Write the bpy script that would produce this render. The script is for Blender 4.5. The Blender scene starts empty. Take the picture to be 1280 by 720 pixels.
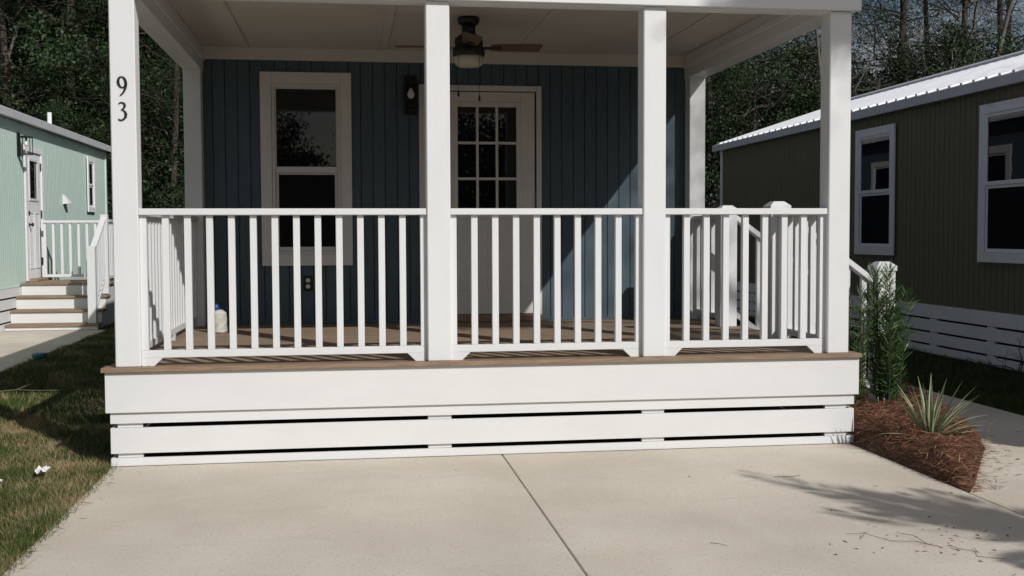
import bpy, math, random
import numpy as np
from mathutils import Vector, Matrix, Quaternion
random.seed(7); rng = np.random.default_rng(7)
S = 0.0254                      # all dimensions below are inches; x right, y into the porch, z up from the deck top
sc = bpy.context.scene
COL = sc.collection
# ---------------------------------------------------------------- camera
CAM = dict(c=(54.2269, -260.1108, 29.3992), yaw=0.1443, pitch=0.0474, roll=-0.0038, f=1403.81)
def setup_camera():
    yw, pt, rl = CAM['yaw'], CAM['pitch'], CAM['roll']
    fw = Vector((math.sin(yw), math.cos(yw), 0)); rt = Vector((math.cos(yw), -math.sin(yw), 0)); up = Vector((0, 0, 1))
    f2 = fw*math.cos(pt) - up*math.sin(pt); u2 = up*math.cos(pt) + fw*math.sin(pt)
    r3 = rt*math.cos(rl) + u2*math.sin(rl); u3 = u2*math.cos(rl) - rt*math.sin(rl)
    cd = bpy.data.cameras.new('camera'); co = bpy.data.objects.new('camera', cd); COL.objects.link(co)
    m = Matrix((r3, u3, -f2)).transposed().to_4x4(); m.translation = Vector(CAM['c'])*S
    co.matrix_world = m
    cd.sensor_width = 36; cd.lens = CAM['f']/1280*36; cd.clip_start = 0.05; cd.clip_end = 3000
    sc.camera = co
setup_camera()
# ---------------------------------------------------------------- sky, sun, exposure
SUN = Vector((0.62, -1.0, 0.80))            # towards the sun
EL = math.atan2(SUN.z, math.hypot(SUN.x, SUN.y)); AZ = math.atan2(SUN.x, SUN.y)
w = bpy.data.worlds.new('World'); sc.world = w; w.use_nodes = True
nt = w.node_tree; nt.nodes.clear()
sky = nt.nodes.new('ShaderNodeTexSky'); sky.sky_type = 'NISHITA'; sky.sun_disc = False
sky.sun_elevation = EL; sky.sun_rotation = AZ; sky.air_density = 1.0; sky.dust_density = 1.6; sky.ozone_density = 1.0
tc = nt.nodes.new('ShaderNodeTexCoord'); mp = nt.nodes.new('ShaderNodeMapping'); mp.inputs['Scale'].default_value = (1, 1, 2.6); mp.inputs['Location'].default_value = (4.1, 0, 0)
cn = nt.nodes.new('ShaderNodeTexNoise'); cn.inputs['Scale'].default_value = 3.2; cn.inputs['Detail'].default_value = 7
cr = nt.nodes.new('ShaderNodeValToRGB'); cr.color_ramp.elements[0].position = .47; cr.color_ramp.elements[1].position = .66
mx = nt.nodes.new('ShaderNodeMix'); mx.data_type = 'RGBA'; mx.inputs[7].default_value = (7.6, 7.8, 8.4, 1)
bg = nt.nodes.new('ShaderNodeBackground'); bg.inputs['Strength'].default_value = 0.055
wo = nt.nodes.new('ShaderNodeOutputWorld')
L = nt.links.new
L(tc.outputs['Generated'], mp.inputs['Vector']); L(mp.outputs[0], cn.inputs['Vector']); L(cn.outputs['Fac'], cr.inputs['Fac'])
L(cr.outputs['Color'], mx.inputs[0]); L(sky.outputs['Color'], mx.inputs[6]); L(mx.outputs[2], bg.inputs['Color']); L(bg.outputs[0], wo.inputs['Surface'])
sd = bpy.data.lights.new('sun', 'SUN'); sd.energy = 3.5; sd.angle = math.radians(0.53); sd.color = (1.0, 0.972, 0.935)
so = bpy.data.objects.new('sun', sd); COL.objects.link(so)
so.rotation_euler = (-SUN).to_track_quat('-Z', 'Y').to_euler(); so.location = (8, -14, 14)
sc.view_settings.view_transform = 'Standard'; sc.view_settings.look = 'None'; sc.view_settings.gamma = 1
sc.view_settings.exposure = 0.0
sc.cycles.max_bounces = 8; sc.cycles.transparent_max_bounces = 8

# ---------------------------------------------------------------- materials
MATS = {}
def mat(name, col, rough=.6, col2=None, scale=6., stretch=(1, 1, 1), detail=6, lo=.35, hi=.65, bump=0., bscale=None, spec=.4,
        metal=0., rand=0., speck=None, coat=0.):
    """procedural paint/wood/stone: two colours mixed by stretched noise, optional specks, bump and per-object variation"""
    if name in MATS: return MATS[name]
    m = bpy.data.materials.new(name); m.use_nodes = True; t = m.node_tree; N = t.nodes; K = t.links.new
    b = N['Principled BSDF']; b.inputs['Roughness'].default_value = rough; b.inputs['Metallic'].default_value = metal
    b.inputs['Specular IOR Level'].default_value = spec; b.inputs['Coat Weight'].default_value = coat
    g = N.new('ShaderNodeNewGeometry'); mp = N.new('ShaderNodeMapping'); mp.inputs['Scale'].default_value = stretch
    add = N.new('ShaderNodeVectorMath'); add.operation = 'ADD'; oi = N.new('ShaderNodeObjectInfo')
    sh = N.new('ShaderNodeVectorMath'); sh.operation = 'SCALE'; sh.inputs[0].default_value = (17, 23, 31)
    K(oi.outputs['Random'], sh.inputs['Scale']); K(g.outputs['Position'], add.inputs[0])
    if rand > 0: K(sh.outputs[0], add.inputs[1])
    K(add.outputs[0], mp.inputs['Vector'])
    n = N.new('ShaderNodeTexNoise'); n.inputs['Scale'].default_value = scale; n.inputs['Detail'].default_value = detail
    n.inputs['Roughness'].default_value = .62
    K(mp.outputs[0], n.inputs['Vector'])
    r = N.new('ShaderNodeValToRGB'); e = r.color_ramp.elements
    e[0].position = lo; e[1].position = hi; e[0].color = (*col, 1); e[1].color = (*(col2 or col), 1)
    K(n.outputs['Fac'], r.inputs['Fac']); out = r.outputs['Color']
    if speck:
        n2 = N.new('ShaderNodeTexNoise'); n2.inputs['Scale'].default_value = speck[1]; n2.inputs['Detail'].default_value = 3
        K(g.outputs['Position'], n2.inputs['Vector'])
        r2 = N.new('ShaderNodeValToRGB'); r2.color_ramp.elements[0].position = speck[2]; r2.color_ramp.elements[1].position = speck[3]
        K(n2.outputs['Fac'], r2.inputs['Fac'])
        x = N.new('ShaderNodeMix'); x.data_type = 'RGBA'; K(r2.outputs['Color'], x.inputs[0]); K(out, x.inputs[6]); x.inputs[7].default_value = (*speck[0], 1)
        out = x.outputs[2]
    if rand > 0:
        mr = N.new('ShaderNodeMapRange'); mr.inputs[3].default_value = 1-rand; mr.inputs[4].default_value = 1+rand
        K(oi.outputs['Random'], mr.inputs[0])
        hs = N.new('ShaderNodeHueSaturation'); K(mr.outputs[0], hs.inputs['Value']); K(out, hs.inputs['Color']); out = hs.outputs[0]
    K(out, b.inputs['Base Color'])
    if bump > 0:
        n3 = N.new('ShaderNodeTexNoise'); n3.inputs['Scale'].default_value = bscale or scale*3; n3.inputs['Detail'].default_value = 5
        K(mp.outputs[0], n3.inputs['Vector'])
        bp = N.new('ShaderNodeBump'); bp.inputs['Strength'].default_value = bump; bp.inputs['Distance'].default_value = .01
        K(n3.outputs['Fac'], bp.inputs['Height']); K(bp.outputs[0], b.inputs['Normal'])
    MATS[name] = m; return m
def leafmat(name, c1, c2, c3=None, rough=.55, patch=None, trans=.0, spec=.3):
    """leaves and blades: a random tone per leaf; patch = (colour, noise scale, lo, hi) adds dead patches"""
    m = bpy.data.materials.new(name); m.use_nodes = True; t = m.node_tree; N = t.nodes; K = t.links.new
    b = N['Principled BSDF']; b.inputs['Roughness'].default_value = rough; b.inputs['Specular IOR Level'].default_value = spec
    g = N.new('ShaderNodeNewGeometry'); r = N.new('ShaderNodeValToRGB'); e = r.color_ramp.elements
    e[0].color = (*c1, 1); e[1].color = (*c2, 1)
    if c3: k = e.new(.9); k.color = (*c2, 1); e[2].color = (*c3, 1)
    K(g.outputs['Random Per Island'], r.inputs['Fac']); out = r.outputs['Color']
    if patch:
        n = N.new('ShaderNodeTexNoise'); n.inputs['Scale'].default_value = patch[1]; n.inputs['Detail'].default_value = 4
        K(g.outputs['Position'], n.inputs['Vector'])
        a = N.new('ShaderNodeMath'); a.operation = 'MULTIPLY_ADD'; a.inputs[1].default_value = .34; K(g.outputs['Random Per Island'], a.inputs[0]); K(n.outputs['Fac'], a.inputs[2])
        r2 = N.new('ShaderNodeValToRGB'); r2.color_ramp.elements[0].position = patch[2]; r2.color_ramp.elements[1].position = patch[3]
        K(a.outputs[0], r2.inputs['Fac'])
        x = N.new('ShaderNodeMix'); x.data_type = 'RGBA'; K(r2.outputs['Color'], x.inputs[0]); K(out, x.inputs[6]); x.inputs[7].default_value = (*patch[0], 1); out = x.outputs[2]
    K(out, b.inputs['Base Color'])
    MATS[name] = m; return m
def glassmat(name, col=(.006, .007, .009)):
    m = bpy.data.materials.new(name); m.use_nodes = True; b = m.node_tree.nodes['Principled BSDF']
    b.inputs['Base Color'].default_value = (*col, 1); b.inputs['Roughness'].default_value = .015; b.inputs['IOR'].default_value = 1.55
    t = m.node_tree; n = t.nodes.new('ShaderNodeTexNoise'); n.inputs['Scale'].default_value = 2.2; g = t.nodes.new('ShaderNodeNewGeometry')
    bp = t.nodes.new('ShaderNodeBump'); bp.inputs['Strength'].default_value = .025; bp.inputs['Distance'].default_value = .02
    t.links.new(g.outputs['Position'], n.inputs['Vector']); t.links.new(n.outputs['Fac'], bp.inputs['Height']); t.links.new(bp.outputs[0], b.inputs['Normal'])
    return m
M = {}
M['white'] = mat('white_paint', (.655, .665, .67), .45, (.685, .695, .70), 3.5, (1, 1, 1), bump=.04, bscale=40, lo=.3, hi=.6, spec=.35, rand=.012)
M['white_post'] = mat('white_rough_sawn_paint', (.66, .67, .675), .5, (.69, .70, .705), 4, (2, 2, .6), bump=.07, bscale=26, lo=.25, hi=.55, spec=.3, rand=.012)
M['ceiling'] = mat('ceiling_paint', (.54, .50, .46), .6, (.58, .54, .50), 2., bump=.03, bscale=60)
M['trim'] = mat('window_trim_paint', (.60, .585, .56), .5, (.64, .625, .60), 5., bump=.04, bscale=50)
M['skirt'] = mat('skirt_paint', (.655, .66, .66), .55, (.685, .69, .69), 3, (.7, 2, 2), bump=.07, bscale=26, lo=.3, hi=.6, speck=((.55, .51, .45), 5, .74, .90), rand=.015)
M['blue'] = mat('slate_blue_siding', (.054, .086, .108), .6, (.067, .102, .125), 14, (6, 6, .5), bump=.18, bscale=30, rand=.05)
M['mint'] = mat('mint_siding', (.50, .64, .575), .6, (.58, .72, .655), 8, (5, 5, .4), bump=.15, bscale=24)
M['olive'] = mat('olive_siding', (.135, .122, .072), .65, (.17, .152, .095), 8, (5, 5, .4), bump=.2, bscale=24)
M['deck'] = mat('weathered_deck_wood', (.17, .122, .083), .7, (.315, .238, .168), 5, (1.2, 16, 16), bump=.35, bscale=10, lo=.3, hi=.7, rand=.14, spec=.2)
M['nose'] = mat('deck_edge_wood', (.19, .125, .08), .65, (.31, .225, .155), 5, (1.2, 16, 16), bump=.35, bscale=10, lo=.3, hi=.7, rand=.06, spec=.2)
M['concrete_plain'] = mat('plain_concrete', (.52, .47, .40), .85, (.63, .575, .495), 1.1, bump=.25, bscale=90, lo=.3, hi=.68, detail=9, speck=((.36, .31, .25), 26, .66, .82), spec=.2)
def concrete_mat():
    m = bpy.data.materials.new('driveway_concrete'); m.use_nodes = True; t = m.node_tree; N = t.nodes; K = t.links.new; b = N['Principled BSDF']
    b.inputs['Roughness'].default_value = .85; b.inputs['Specular IOR Level'].default_value = .2
    g = N.new('ShaderNodeNewGeometry')
    def noise(sc_, det=6, stretch=None, dist=0.):
        n = N.new('ShaderNodeTexNoise'); n.inputs['Scale'].default_value = sc_; n.inputs['Detail'].default_value = det; n.inputs['Distortion'].default_value = dist
        if stretch:
            mp_ = N.new('ShaderNodeMapping'); mp_.inputs['Scale'].default_value = stretch; K(g.outputs['Position'], mp_.inputs['Vector']); K(mp_.outputs[0], n.inputs['Vector'])
        else: K(g.outputs['Position'], n.inputs['Vector'])
        return n.outputs['Fac']
    def ramp(fac, lo, hi, c0=(0,0,0), c1=(1,1,1)):
        r = N.new('ShaderNodeValToRGB'); e = r.color_ramp.elements; e[0].position = lo; e[1].position = hi; e[0].color = (*c0,1); e[1].color = (*c1,1); K(fac, r.inputs['Fac']); return r.outputs['Color']
    def mix(f, a, c, amt=1.):
        x = N.new('ShaderNodeMix'); x.data_type = 'RGBA'; k = N.new('ShaderNodeMath'); k.operation = 'MULTIPLY'; k.inputs[1].default_value = amt
        K(f, k.inputs[0]); K(k.outputs[0], x.inputs[0]); K(a, x.inputs[6]); x.inputs[7].default_value = (*c,1); return x.outputs[2]
    col = ramp(noise(1.3, 9), .30, .70, (.545,.488,.405), (.67,.608,.515))
    col = mix(ramp(noise(.55, 5, None, .6), .50, .70), col, (.55,.47,.365), .45)          # broad tan weathering
    col = mix(ramp(noise(2.1, 7, (1,2.4,1), .8), .60, .70), col, (.45,.40,.33), .20)      # darker stains
    col = mix(ramp(noise(2.6, 7, (2.2,1,1), 1.2), .62, .72), col, (.72,.67,.595), .14)     # pale scuffs
    col = mix(ramp(noise(6.5, 3, (1,3,1), 1.5), .69, .74), col, (.40,.34,.27), .12)
    col = mix(ramp(noise(70, 4), .56, .76), col, (.36,.31,.25), .75)                     # pits and sand
    K(col, b.inputs['Base Color'])
    a = N.new('ShaderNodeMath'); a.operation = 'ADD'; K(noise(160, 3), a.inputs[0]); K(noise(60, 3, (.12,6,1)), a.inputs[1])
    bp = N.new('ShaderNodeBump'); bp.inputs['Strength'].default_value = .32; bp.inputs['Distance'].default_value = .01; K(a.outputs[0], bp.inputs['Height']); K(bp.outputs[0], b.inputs['Normal'])
    return m
M['concrete'] = concrete_mat()
M['soil'] = mat('lawn_soil', (.05, .042, .02), .95, (.10, .085, .042), 7, bump=.5, bscale=40)
M['dirt'] = mat('bed_soil', (.05, .03, .02), .95, (.09, .05, .03), 9, bump=.6, bscale=40)
M['black'] = mat('black_metal', (.012, .012, .012), .45, bump=.05)
M['blackmatte'] = mat('black_numeral_paint', (.01, .01, .011), .5)
M['hinge'] = mat('hinge_metal', (.10, .10, .10), .4, metal=.8)
M['roofmetal'] = mat('galvalume_roof', (.74, .75, .77), .45, (.82, .83, .85), 3, metal=.25, bump=.03)
M['greyfascia'] = mat('grey_fascia', (.46, .47, .49), .55, (.51, .52, .54), 5)
M['whitefascia'] = mat('neighbour_trim_paint', (.74, .745, .76), .55, (.80, .805, .82), 5, bump=.05)
M['glass'] = glassmat('window_glass')
M['blade'] = mat('fan_blade_wood', (.105, .062, .038), .5, (.15, .09, .055), 4, (3, 14, 14))
M['frost'] = mat('frosted_bowl_glass', (.50, .47, .37), .35, (.54, .51, .41), 4)
M['bulb'] = mat('bulb_glass', (.75, .75, .73), .2)
M['jug'] = mat('cloudy_plastic', (.40, .40, .36), .3, (.60, .59, .54), 22, bump=.7, bscale=50)
M['bluecap'] = mat('blue_plastic', (.015, .05, .24), .35)
M['teal'] = mat('teal_plastic', (.02, .16, .17), .4)
M['paper'] = mat('white_paper', (.7, .69, .66), .8, bump=.4, bscale=60)
M['twig'] = mat('dry_twig', (.12, .085, .05), .9, (.2, .15, .09), 20)
M['bark'] = mat('grey_bark', (.035, .029, .024), .95, (.075, .064, .052), 5, (3, 3, .6), bump=.8, bscale=8)
M['pinebark'] = mat('pine_bark', (.032, .026, .022), .95, (.08, .062, .05), 4, (4, 4, .7), bump=.8, bscale=8)
M['greybark'] = mat('bleached_branch_bark', (.085, .078, .068), .95, (.15, .14, .122), 5, (2, 2, 1))
M['leafA'] = leafmat('broadleaf_green', (.010, .022, .008), (.028, .054, .016), (.06, .095, .028))
M['leafB'] = leafmat('dark_evergreen', (.008, .017, .007), (.020, .040, .013), (.04, .07, .022))
M['pine'] = leafmat('pine_needles', (.010, .020, .008), (.026, .044, .016), (.05, .07, .03))
M['shrub'] = leafmat('narrow_leaf_green', (.022, .056, .014), (.06, .12, .026), (.21, .27, .075))
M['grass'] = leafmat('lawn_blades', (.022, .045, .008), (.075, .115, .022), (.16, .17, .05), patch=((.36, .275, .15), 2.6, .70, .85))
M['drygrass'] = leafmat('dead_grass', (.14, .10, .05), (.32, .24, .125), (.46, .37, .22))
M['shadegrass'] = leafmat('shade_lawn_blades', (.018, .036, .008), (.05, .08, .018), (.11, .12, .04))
M['straw'] = leafmat('pine_straw', (.075, .028, .015), (.28, .135, .075), (.48, .30, .19), rough=.8)
M['palm'] = leafmat('palm_green', (.04, .07, .02), (.07, .11, .03))
M['yuccag'] = mat('yucca_green', (.035, .07, .03), .5, (.07, .115, .05), 9)
M['yuccac'] = mat('yucca_cream', (.27, .30, .16), .5, (.40, .41, .26), 9)
M['dark'] = mat('dark_interior', (.01, .01, .01), .9)
M['screen'] = mat('insect_screen', (.012, .012, .013), .9, spec=.05)
M['wire'] = mat('brass', (.3, .27, .2), .4, metal=.6)

# ---------------------------------------------------------------- geometry helpers
class MB:
    def __init__(s): s.v = []; s.f = []; s.m = []
    def add(s, vs, fs, mi=0):
        o = len(s.v); s.v += [tuple(p) for p in vs]; s.f += [tuple(i+o for i in f) for f in fs]; s.m += [mi]*len(fs); return s
    def box(s, x0, y0, z0, x1, y1, z1, c=0., mi=0):
        if x0 > x1: x0, x1 = x1, x0
        if y0 > y1: y0, y1 = y1, y0
        if z0 > z1: z0, z1 = z1, z0
        if c <= 0:
            return s.add([(x0,y0,z0),(x1,y0,z0),(x1,y1,z0),(x0,y1,z0),(x0,y0,z1),(x1,y0,z1),(x1,y1,z1),(x0,y1,z1)],
                         [(0,3,2,1),(4,5,6,7),(0,1,5,4),(1,2,6,5),(2,3,7,6),(3,0,4,7)], mi)
        c = min(c, (x1-x0)*.45, (y1-y0)*.45, (z1-z0)*.45)
        P = [(x0,x1),(y0,y1),(z0,z1)]; idx = {}; vs = []
        for sx in (0,1):
            for sy in (0,1):
                for sz in (0,1):
                    for ax in range(3):          # vertex lying on the face normal to ax
                        q = []
                        for a, sg in enumerate((sx,sy,sz)):
                            val = P[a][sg]
                            if a != ax: val += c if sg == 0 else -c
                            q.append(val)
                        idx[(sx,sy,sz,ax)] = len(vs); vs.append(tuple(q))
        fs = []
        cen = Vector(((x0+x1)/2,(y0+y1)/2,(z0+z1)/2))
        def put(l):
            a,b,d = (Vector(vs[i]) for i in l[:3]); n = (b-a).cross(d-a)
            mid = sum((Vector(vs[i]) for i in l), Vector())/len(l)
            fs.append(tuple(l) if n.dot(mid-cen) > 0 else tuple(reversed(l)))
        for ax in range(3):
            o = [a for a in range(3) if a != ax]
            for sg in (0,1):
                l = []
                for p,q in ((0,0),(1,0),(1,1),(0,1)):
                    k = [0,0,0]; k[ax] = sg; k[o[0]] = p; k[o[1]] = q; l.append(idx[(*k,ax)])
                put(l)
        for e in range(3):                        # edges along axis e
            a, b = [x for x in range(3) if x != e]
            for p in (0,1):
                for q in (0,1):
                    k = [0,0,0]; k[a] = p; k[b] = q
                    k0 = list(k); k1 = list(k); k1[e] = 1
                    put([idx[(*k0,a)], idx[(*k1,a)], idx[(*k1,b)], idx[(*k0,b)]])
        for sx in (0,1):
            for sy in (0,1):
                for sz in (0,1): put([idx[(sx,sy,sz,a)] for a in range(3)])
        return s.add(vs, fs, mi)
    def obar(s, p, q, wd, ht, side, c=0.):
        """bar from p to q (Vectors), width wd along 'side', height ht perpendicular to both"""
        p, q = Vector(p), Vector(q); d = (q-p); Ln = d.length; d.normalize(); sd_ = Vector(side).normalized(); up = sd_.cross(d).normalized()
        if up.z < 0: up = -up
        t = MB(); t.box(0, -wd/2, -ht/2, Ln, wd/2, ht/2, c)
        return s.add([p + d*x + sd_*y + up*z for x,y,z in t.v], t.f)
    def tube(s, pts, rad, n=8, cap=True, mi=0):
        pts = [Vector(p) for p in pts]; rad = rad if hasattr(rad,'__len__') else [rad]*len(pts)
        vs = []; fs = []; prev = None
        for i, p in enumerate(pts):
            d = (pts[min(i+1,len(pts)-1)] - pts[max(i-1,0)]).normalized()
            a = prev if prev else (Vector((1,0,0)) if abs(d.x) < .9 else Vector((0,1,0)))
            u = (a - d*a.dot(d)).normalized(); prev = u; v = d.cross(u)
            for k in range(n):
                t = 2*math.pi*k/n; vs.append(p + (u*math.cos(t)+v*math.sin(t))*rad[i])
        for i in range(len(pts)-1):
            for k in range(n):
                fs.append((i*n+k, i*n+(k+1)%n, (i+1)*n+(k+1)%n, (i+1)*n+k))
        if cap: fs += [tuple(range(n-1,-1,-1)), tuple(range((len(pts)-1)*n, len(pts)*n))]
        return s.add(vs, fs, mi)
    def lathe(s, cx, cy, prof, n=24, mi=0):
        vs = []; fs = []
        for r, z in prof:
            for k in range(n):
                t = 2*math.pi*k/n; vs.append((cx+r*math.cos(t), cy+r*math.sin(t), z))
        for i in range(len(prof)-1):
            for k in range(n): fs.append((i*n+k, i*n+(k+1)%n, (i+1)*n+(k+1)%n, (i+1)*n+k))
        fs += [tuple(range(n-1,-1,-1)), tuple(range((len(prof)-1)*n, len(prof)*n))]
        return s.add(vs, fs, mi)
    def prism(s, poly, axis, a, b, mi=0):
        """closed polygon (2D points) extruded along axis from a to b"""
        def P(u, v, w_): return {0:(w_,u,v), 1:(u,w_,v), 2:(u,v,w_)}[axis]
        n = len(poly); vs = [P(u,v,a) for u,v in poly] + [P(u,v,b) for u,v in poly]
        fs = [tuple(range(n)), tuple(range(2*n-1, n-1, -1))] + [(i, i+n, (i+1)%n+n, (i+1)%n) for i in range(n)]
        return s.add(vs, fs, mi)
WL = {}                                           # world location (inches) of every object built here
def _link(name, data, loc, parent):
    o = bpy.data.objects.new(name, data); COL.objects.link(o); loc = Vector(loc); WL[o] = loc
    if parent: o.parent = parent; o.location = (loc - WL[parent])*S
    else: o.location = loc*S
    return o
def meshdata(name, v, f, mats, mi=None, smooth=False):
    me = bpy.data.meshes.new(name); me.from_pydata(v, [], f)
    for m in (mats if isinstance(mats, (list, tuple)) else [mats]): me.materials.append(m)
    if mi and any(mi): me.polygons.foreach_set('material_index', mi)
    if smooth: me.polygons.foreach_set('use_smooth', [True]*len(f))
    me.update(); return me
def obj(name, mb, mats, parent=None, base=None, smooth=False, fix=True):
    """one mesh object; its origin at the middle of its foot (or at base)"""
    a = np.array(mb.v, float)
    o = Vector(base) if base else Vector(((a[:,0].min()+a[:,0].max())/2, (a[:,1].min()+a[:,1].max())/2, a[:,2].min()))
    v = ((a - np.array(o))*S).tolist()
    me = meshdata(name, v, mb.f, mats, mb.m, smooth)
    if fix:
        import bmesh
        bm = bmesh.new(); bm.from_mesh(me); bmesh.ops.recalc_face_normals(bm, faces=bm.faces); bm.to_mesh(me); bm.free()
    return _link(name, me, o, parent)
def npobj(name, v, f, mats, parent=None, base=(0,0,0), mi=None):
    """large mesh from numpy arrays (inches, relative to base); f is (M,3) or (M,4)"""
    me = bpy.data.meshes.new(name); v = np.asarray(v, np.float32)*S; f = np.asarray(f, np.int32); k = f.shape[1]
    me.vertices.add(len(v)); me.vertices.foreach_set('co', v.ravel())
    me.loops.add(f.size); me.loops.foreach_set('vertex_index', f.ravel())
    me.polygons.add(len(f)); me.polygons.foreach_set('loop_start', np.arange(0, f.size, k, dtype=np.int32))
    for m in (mats if isinstance(mats, (list, tuple)) else [mats]): me.materials.append(m)
    if mi is not None: me.polygons.foreach_set('material_index', np.asarray(mi, np.int32))
    me.update(calc_edges=True); me.validate(); return _link(name, me, base, parent)
def copy_at(src, loc, parent):
    o = src.copy(); COL.objects.link(o); loc = Vector(loc); WL[o] = loc; o.parent = parent
    o.location = (loc - WL[parent])*S if parent else loc*S
    return o
def kids(o): return [c for c in bpy.data.objects if c.parent == o] if o not in KIDS else KIDS[o]
KIDS = {}
def tag(o, label=None, cat=None, group=None, kind=None):
    if label: o['label'] = label
    if cat: o['category'] = cat
    if group: o['group'] = group
    if kind: o['kind'] = kind
    return o
def thing(name, label, cat, loc=(0,0,0), group=None): return tag(_link(name, None, loc, None), label, cat, group)
def tree_copy(root, loc, label=None, group=None, rot=0., scl=1.):
    """a copy of a thing, its parts and sub-parts"""
    r = root.copy(); COL.objects.link(r); r.location = Vector(loc)*S; r.rotation_euler = (0,0,rot); r.scale = (scl,)*3; WL[r] = Vector(loc)
    if label: r['label'] = label
    if group: r['group'] = group
    for ch in list(root.children):
        c = ch.copy(); COL.objects.link(c); c.parent = r
        for g in list(ch.children):
            d = g.copy(); COL.objects.link(d); d.parent = c
    return r
G = -22.43                                        # ground level
P = 119.1                                         # y of the cottage's front wall
PX = (2.28, 72.25, 123.77, 170.21)                # left edges of the four front posts, 5.5 wide
PW = 5.5; PY = .43; XL, XR = 0., 178.3; RT = 35.57; HB = 82.9; CEIL = 91.

# ================================================================ ground, drive, walks
def sheet(name, poly, z0, z1, m, label=None, parent=None):
    mb = MB(); mb.prism(poly, 2, z0, z1); o = obj(name, mb, m, parent); o['kind'] = 'structure'
    if label: o['label'] = label
    return o
sheet('ground', [(-60000,-60000),(60000,-60000),(60000,60000),(-60000,60000)], G-6, G-.9, M['soil'], 'bare lawn soil reaching to the woods all round')
drive = _link('driveway', None, (88, -100, G), None); tag(drive, 'pale concrete driveway in front of the porch', kind='structure')
for xa, xb in ((1., 89.52), (89.7, 176.3)):
    for ya, yb in ((-178, .55), (-420, -178.3)):
        mb = MB(); mb.box(xa, ya, G-4, xb, yb, G, .18); obj('concrete_slab', mb, M['concrete'], drive)
mb = MB(); mb.box(1, -420, G-5, 176.3, 0, G-.35); obj('joint_bed', mb, M['dirt'], drive)
def BED(): return [(176.6,.0),(176.6,-52.5),(182,-46),(196.5,-24),(206,-10),(214,12),(222,40),(229,66),(229,100),(208,100),(208,37),(178,37)]
walk = _link('side_walk', None, (220, -100, G), None); tag(walk, 'pale concrete walk between the pine straw bed and the olive cottage', kind='structure')
for poly in ([(176.65,-300),(243.2,-300),(243.2,-120.2),(176.65,-120.2)], [(176.65,-119.9),(243.2,-119.9),(243.2,-53),(176.65,-53)],
             [(176.9,-52.9),(243.2,-52.9),(243.2,30.0),(219.5,30.0),(214,12),(206,-10),(196.5,-24),(182,-46)],
             [(219.6,30.3),(243.2,30.3),(243.2,130),(208,130),(208,100.2),(229.3,100.2),(229.3,66),(222.3,40)]):
    mb = MB(); mb.prism(poly, 2, G-4, G-.05); obj('concrete_slab', mb, M['concrete'], walk)
lwalk = _link('left_walk', None, (-105, 150, G), None); tag(lwalk, 'concrete walk leading to the steps of the mint cottage', kind='structure')
for ya in range(-240, 386, 48):
    mb = MB(); mb.box(-138, ya, G-4, -79, min(ya+47.7, 388.5), G-.1, .15); obj('concrete_slab', mb, M['concrete'], lwalk)

# ================================================================ porch
porch = thing('porch', 'white front porch with four square posts, timber deck and slatted skirt', 'porch', (89, 60, G))
# deck boards run across, the first overhangs the fascia
bw = 5.42; y = -1.0; k = 0
while y < P-1:
    y1 = min(y+bw, P-.15)
    x0, x1 = (XL-.7, XR+.35) if k == 0 else (XL, XR)
    mb = MB(); mb.box(x0, y, -1.0, x1, y1, 0, .09)
    obj('deck_board', mb, M['nose'] if k == 0 else M['deck'], porch)
    y += bw+.14; k += 1
mb = MB(); mb.box(XL, 0, -10.2, XR, 1.5, -1.02, .06); obj('fascia_board', mb, M['skirt'], porch)
for sx in (XL, XR-1.5):
    mb = MB(); mb.box(sx, 1.53, -10.2, sx+1.5, P, -1.02, .06); obj('fascia_board', mb, M['skirt'], porch)
SL = ((-12.75, -9.4), (-19.55, -13.75), (G+.0, -20.55))
for za, zb in SL:
    x0, x1 = XL+.86, XR-.86
    if za == G: za += .02
    if zb > -10: mb = MB(); mb.box(x0, .75, za, x1, 1.47, -10.25, .05)
    else: mb = MB(); mb.box(x0, .75, za, x1, 1.5, zb, .06)
    obj('skirt_slat', mb, M['skirt'], porch)
    for sx in (XL+.86, XR-1.61):
        mb = MB(); mb.box(sx, 1.55, za, sx+.75, P, min(zb, -10.25), .05); obj('skirt_slat', mb, M['skirt'], porch)
for px in PX:
    for za, zb in ((-13.75, -12.75), (-20.55, -19.55)):
        mb = MB(); mb.box(max(px, XL+1.7), 1.53, za+.02, min(px+PW, XR-1.7), 3., zb-.02, .03); obj('skirt_block', mb, M['skirt'], porch)
for px in PX:
    mb = MB(); mb.box(px, PY, .01, px+PW, PY+PW, HB+2, .22); obj('post', mb, M['white_post'], porch)
for px in (PX[0], PX[3]):
    mb = MB(); mb.box(px, P-PW, .01, px+PW, P-.02, HB+2, .16); obj('wall_post', mb, M['white_post'], porch)
# headers, ceiling, battens
mb = MB(); mb.box(XL+1.4, -.95, HB+.25, XR-.75, .4, 93.5, .12); obj('front_header', mb, M['white'], porch)
mb = MB(); mb.box(XL+2.0, .43, HB-.0, XR-1.6, PY+4.6, CEIL, .1); obj('inner_header', mb, M['white'], porch)
for px in (PX[0], PX[3]):
    mb = MB(); mb.box(px-.25, PY+4.65, HB, px+PW+.25, P-.03, CEIL, .12); obj('side_header', mb, M['white'], porch)
    xi = px-.9 if px > 90 else px+PW+.3
    mb = MB(); mb.box(xi, PY+4.7, HB+3.2, xi+.6, P-.9, HB+5.0, .2); obj('header_moulding', mb, M['white'], porch)
bx = (7.4, 21.6, 66.4, 111.2, 156.0, 170.6)
for i in range(5):
    mb = MB(); mb.box(bx[i]+.05, PY+4.7, CEIL, bx[i+1]-.05, P-.05, CEIL+.6, .04); obj('ceiling_panel', mb, M['ceiling'], porch)
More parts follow.
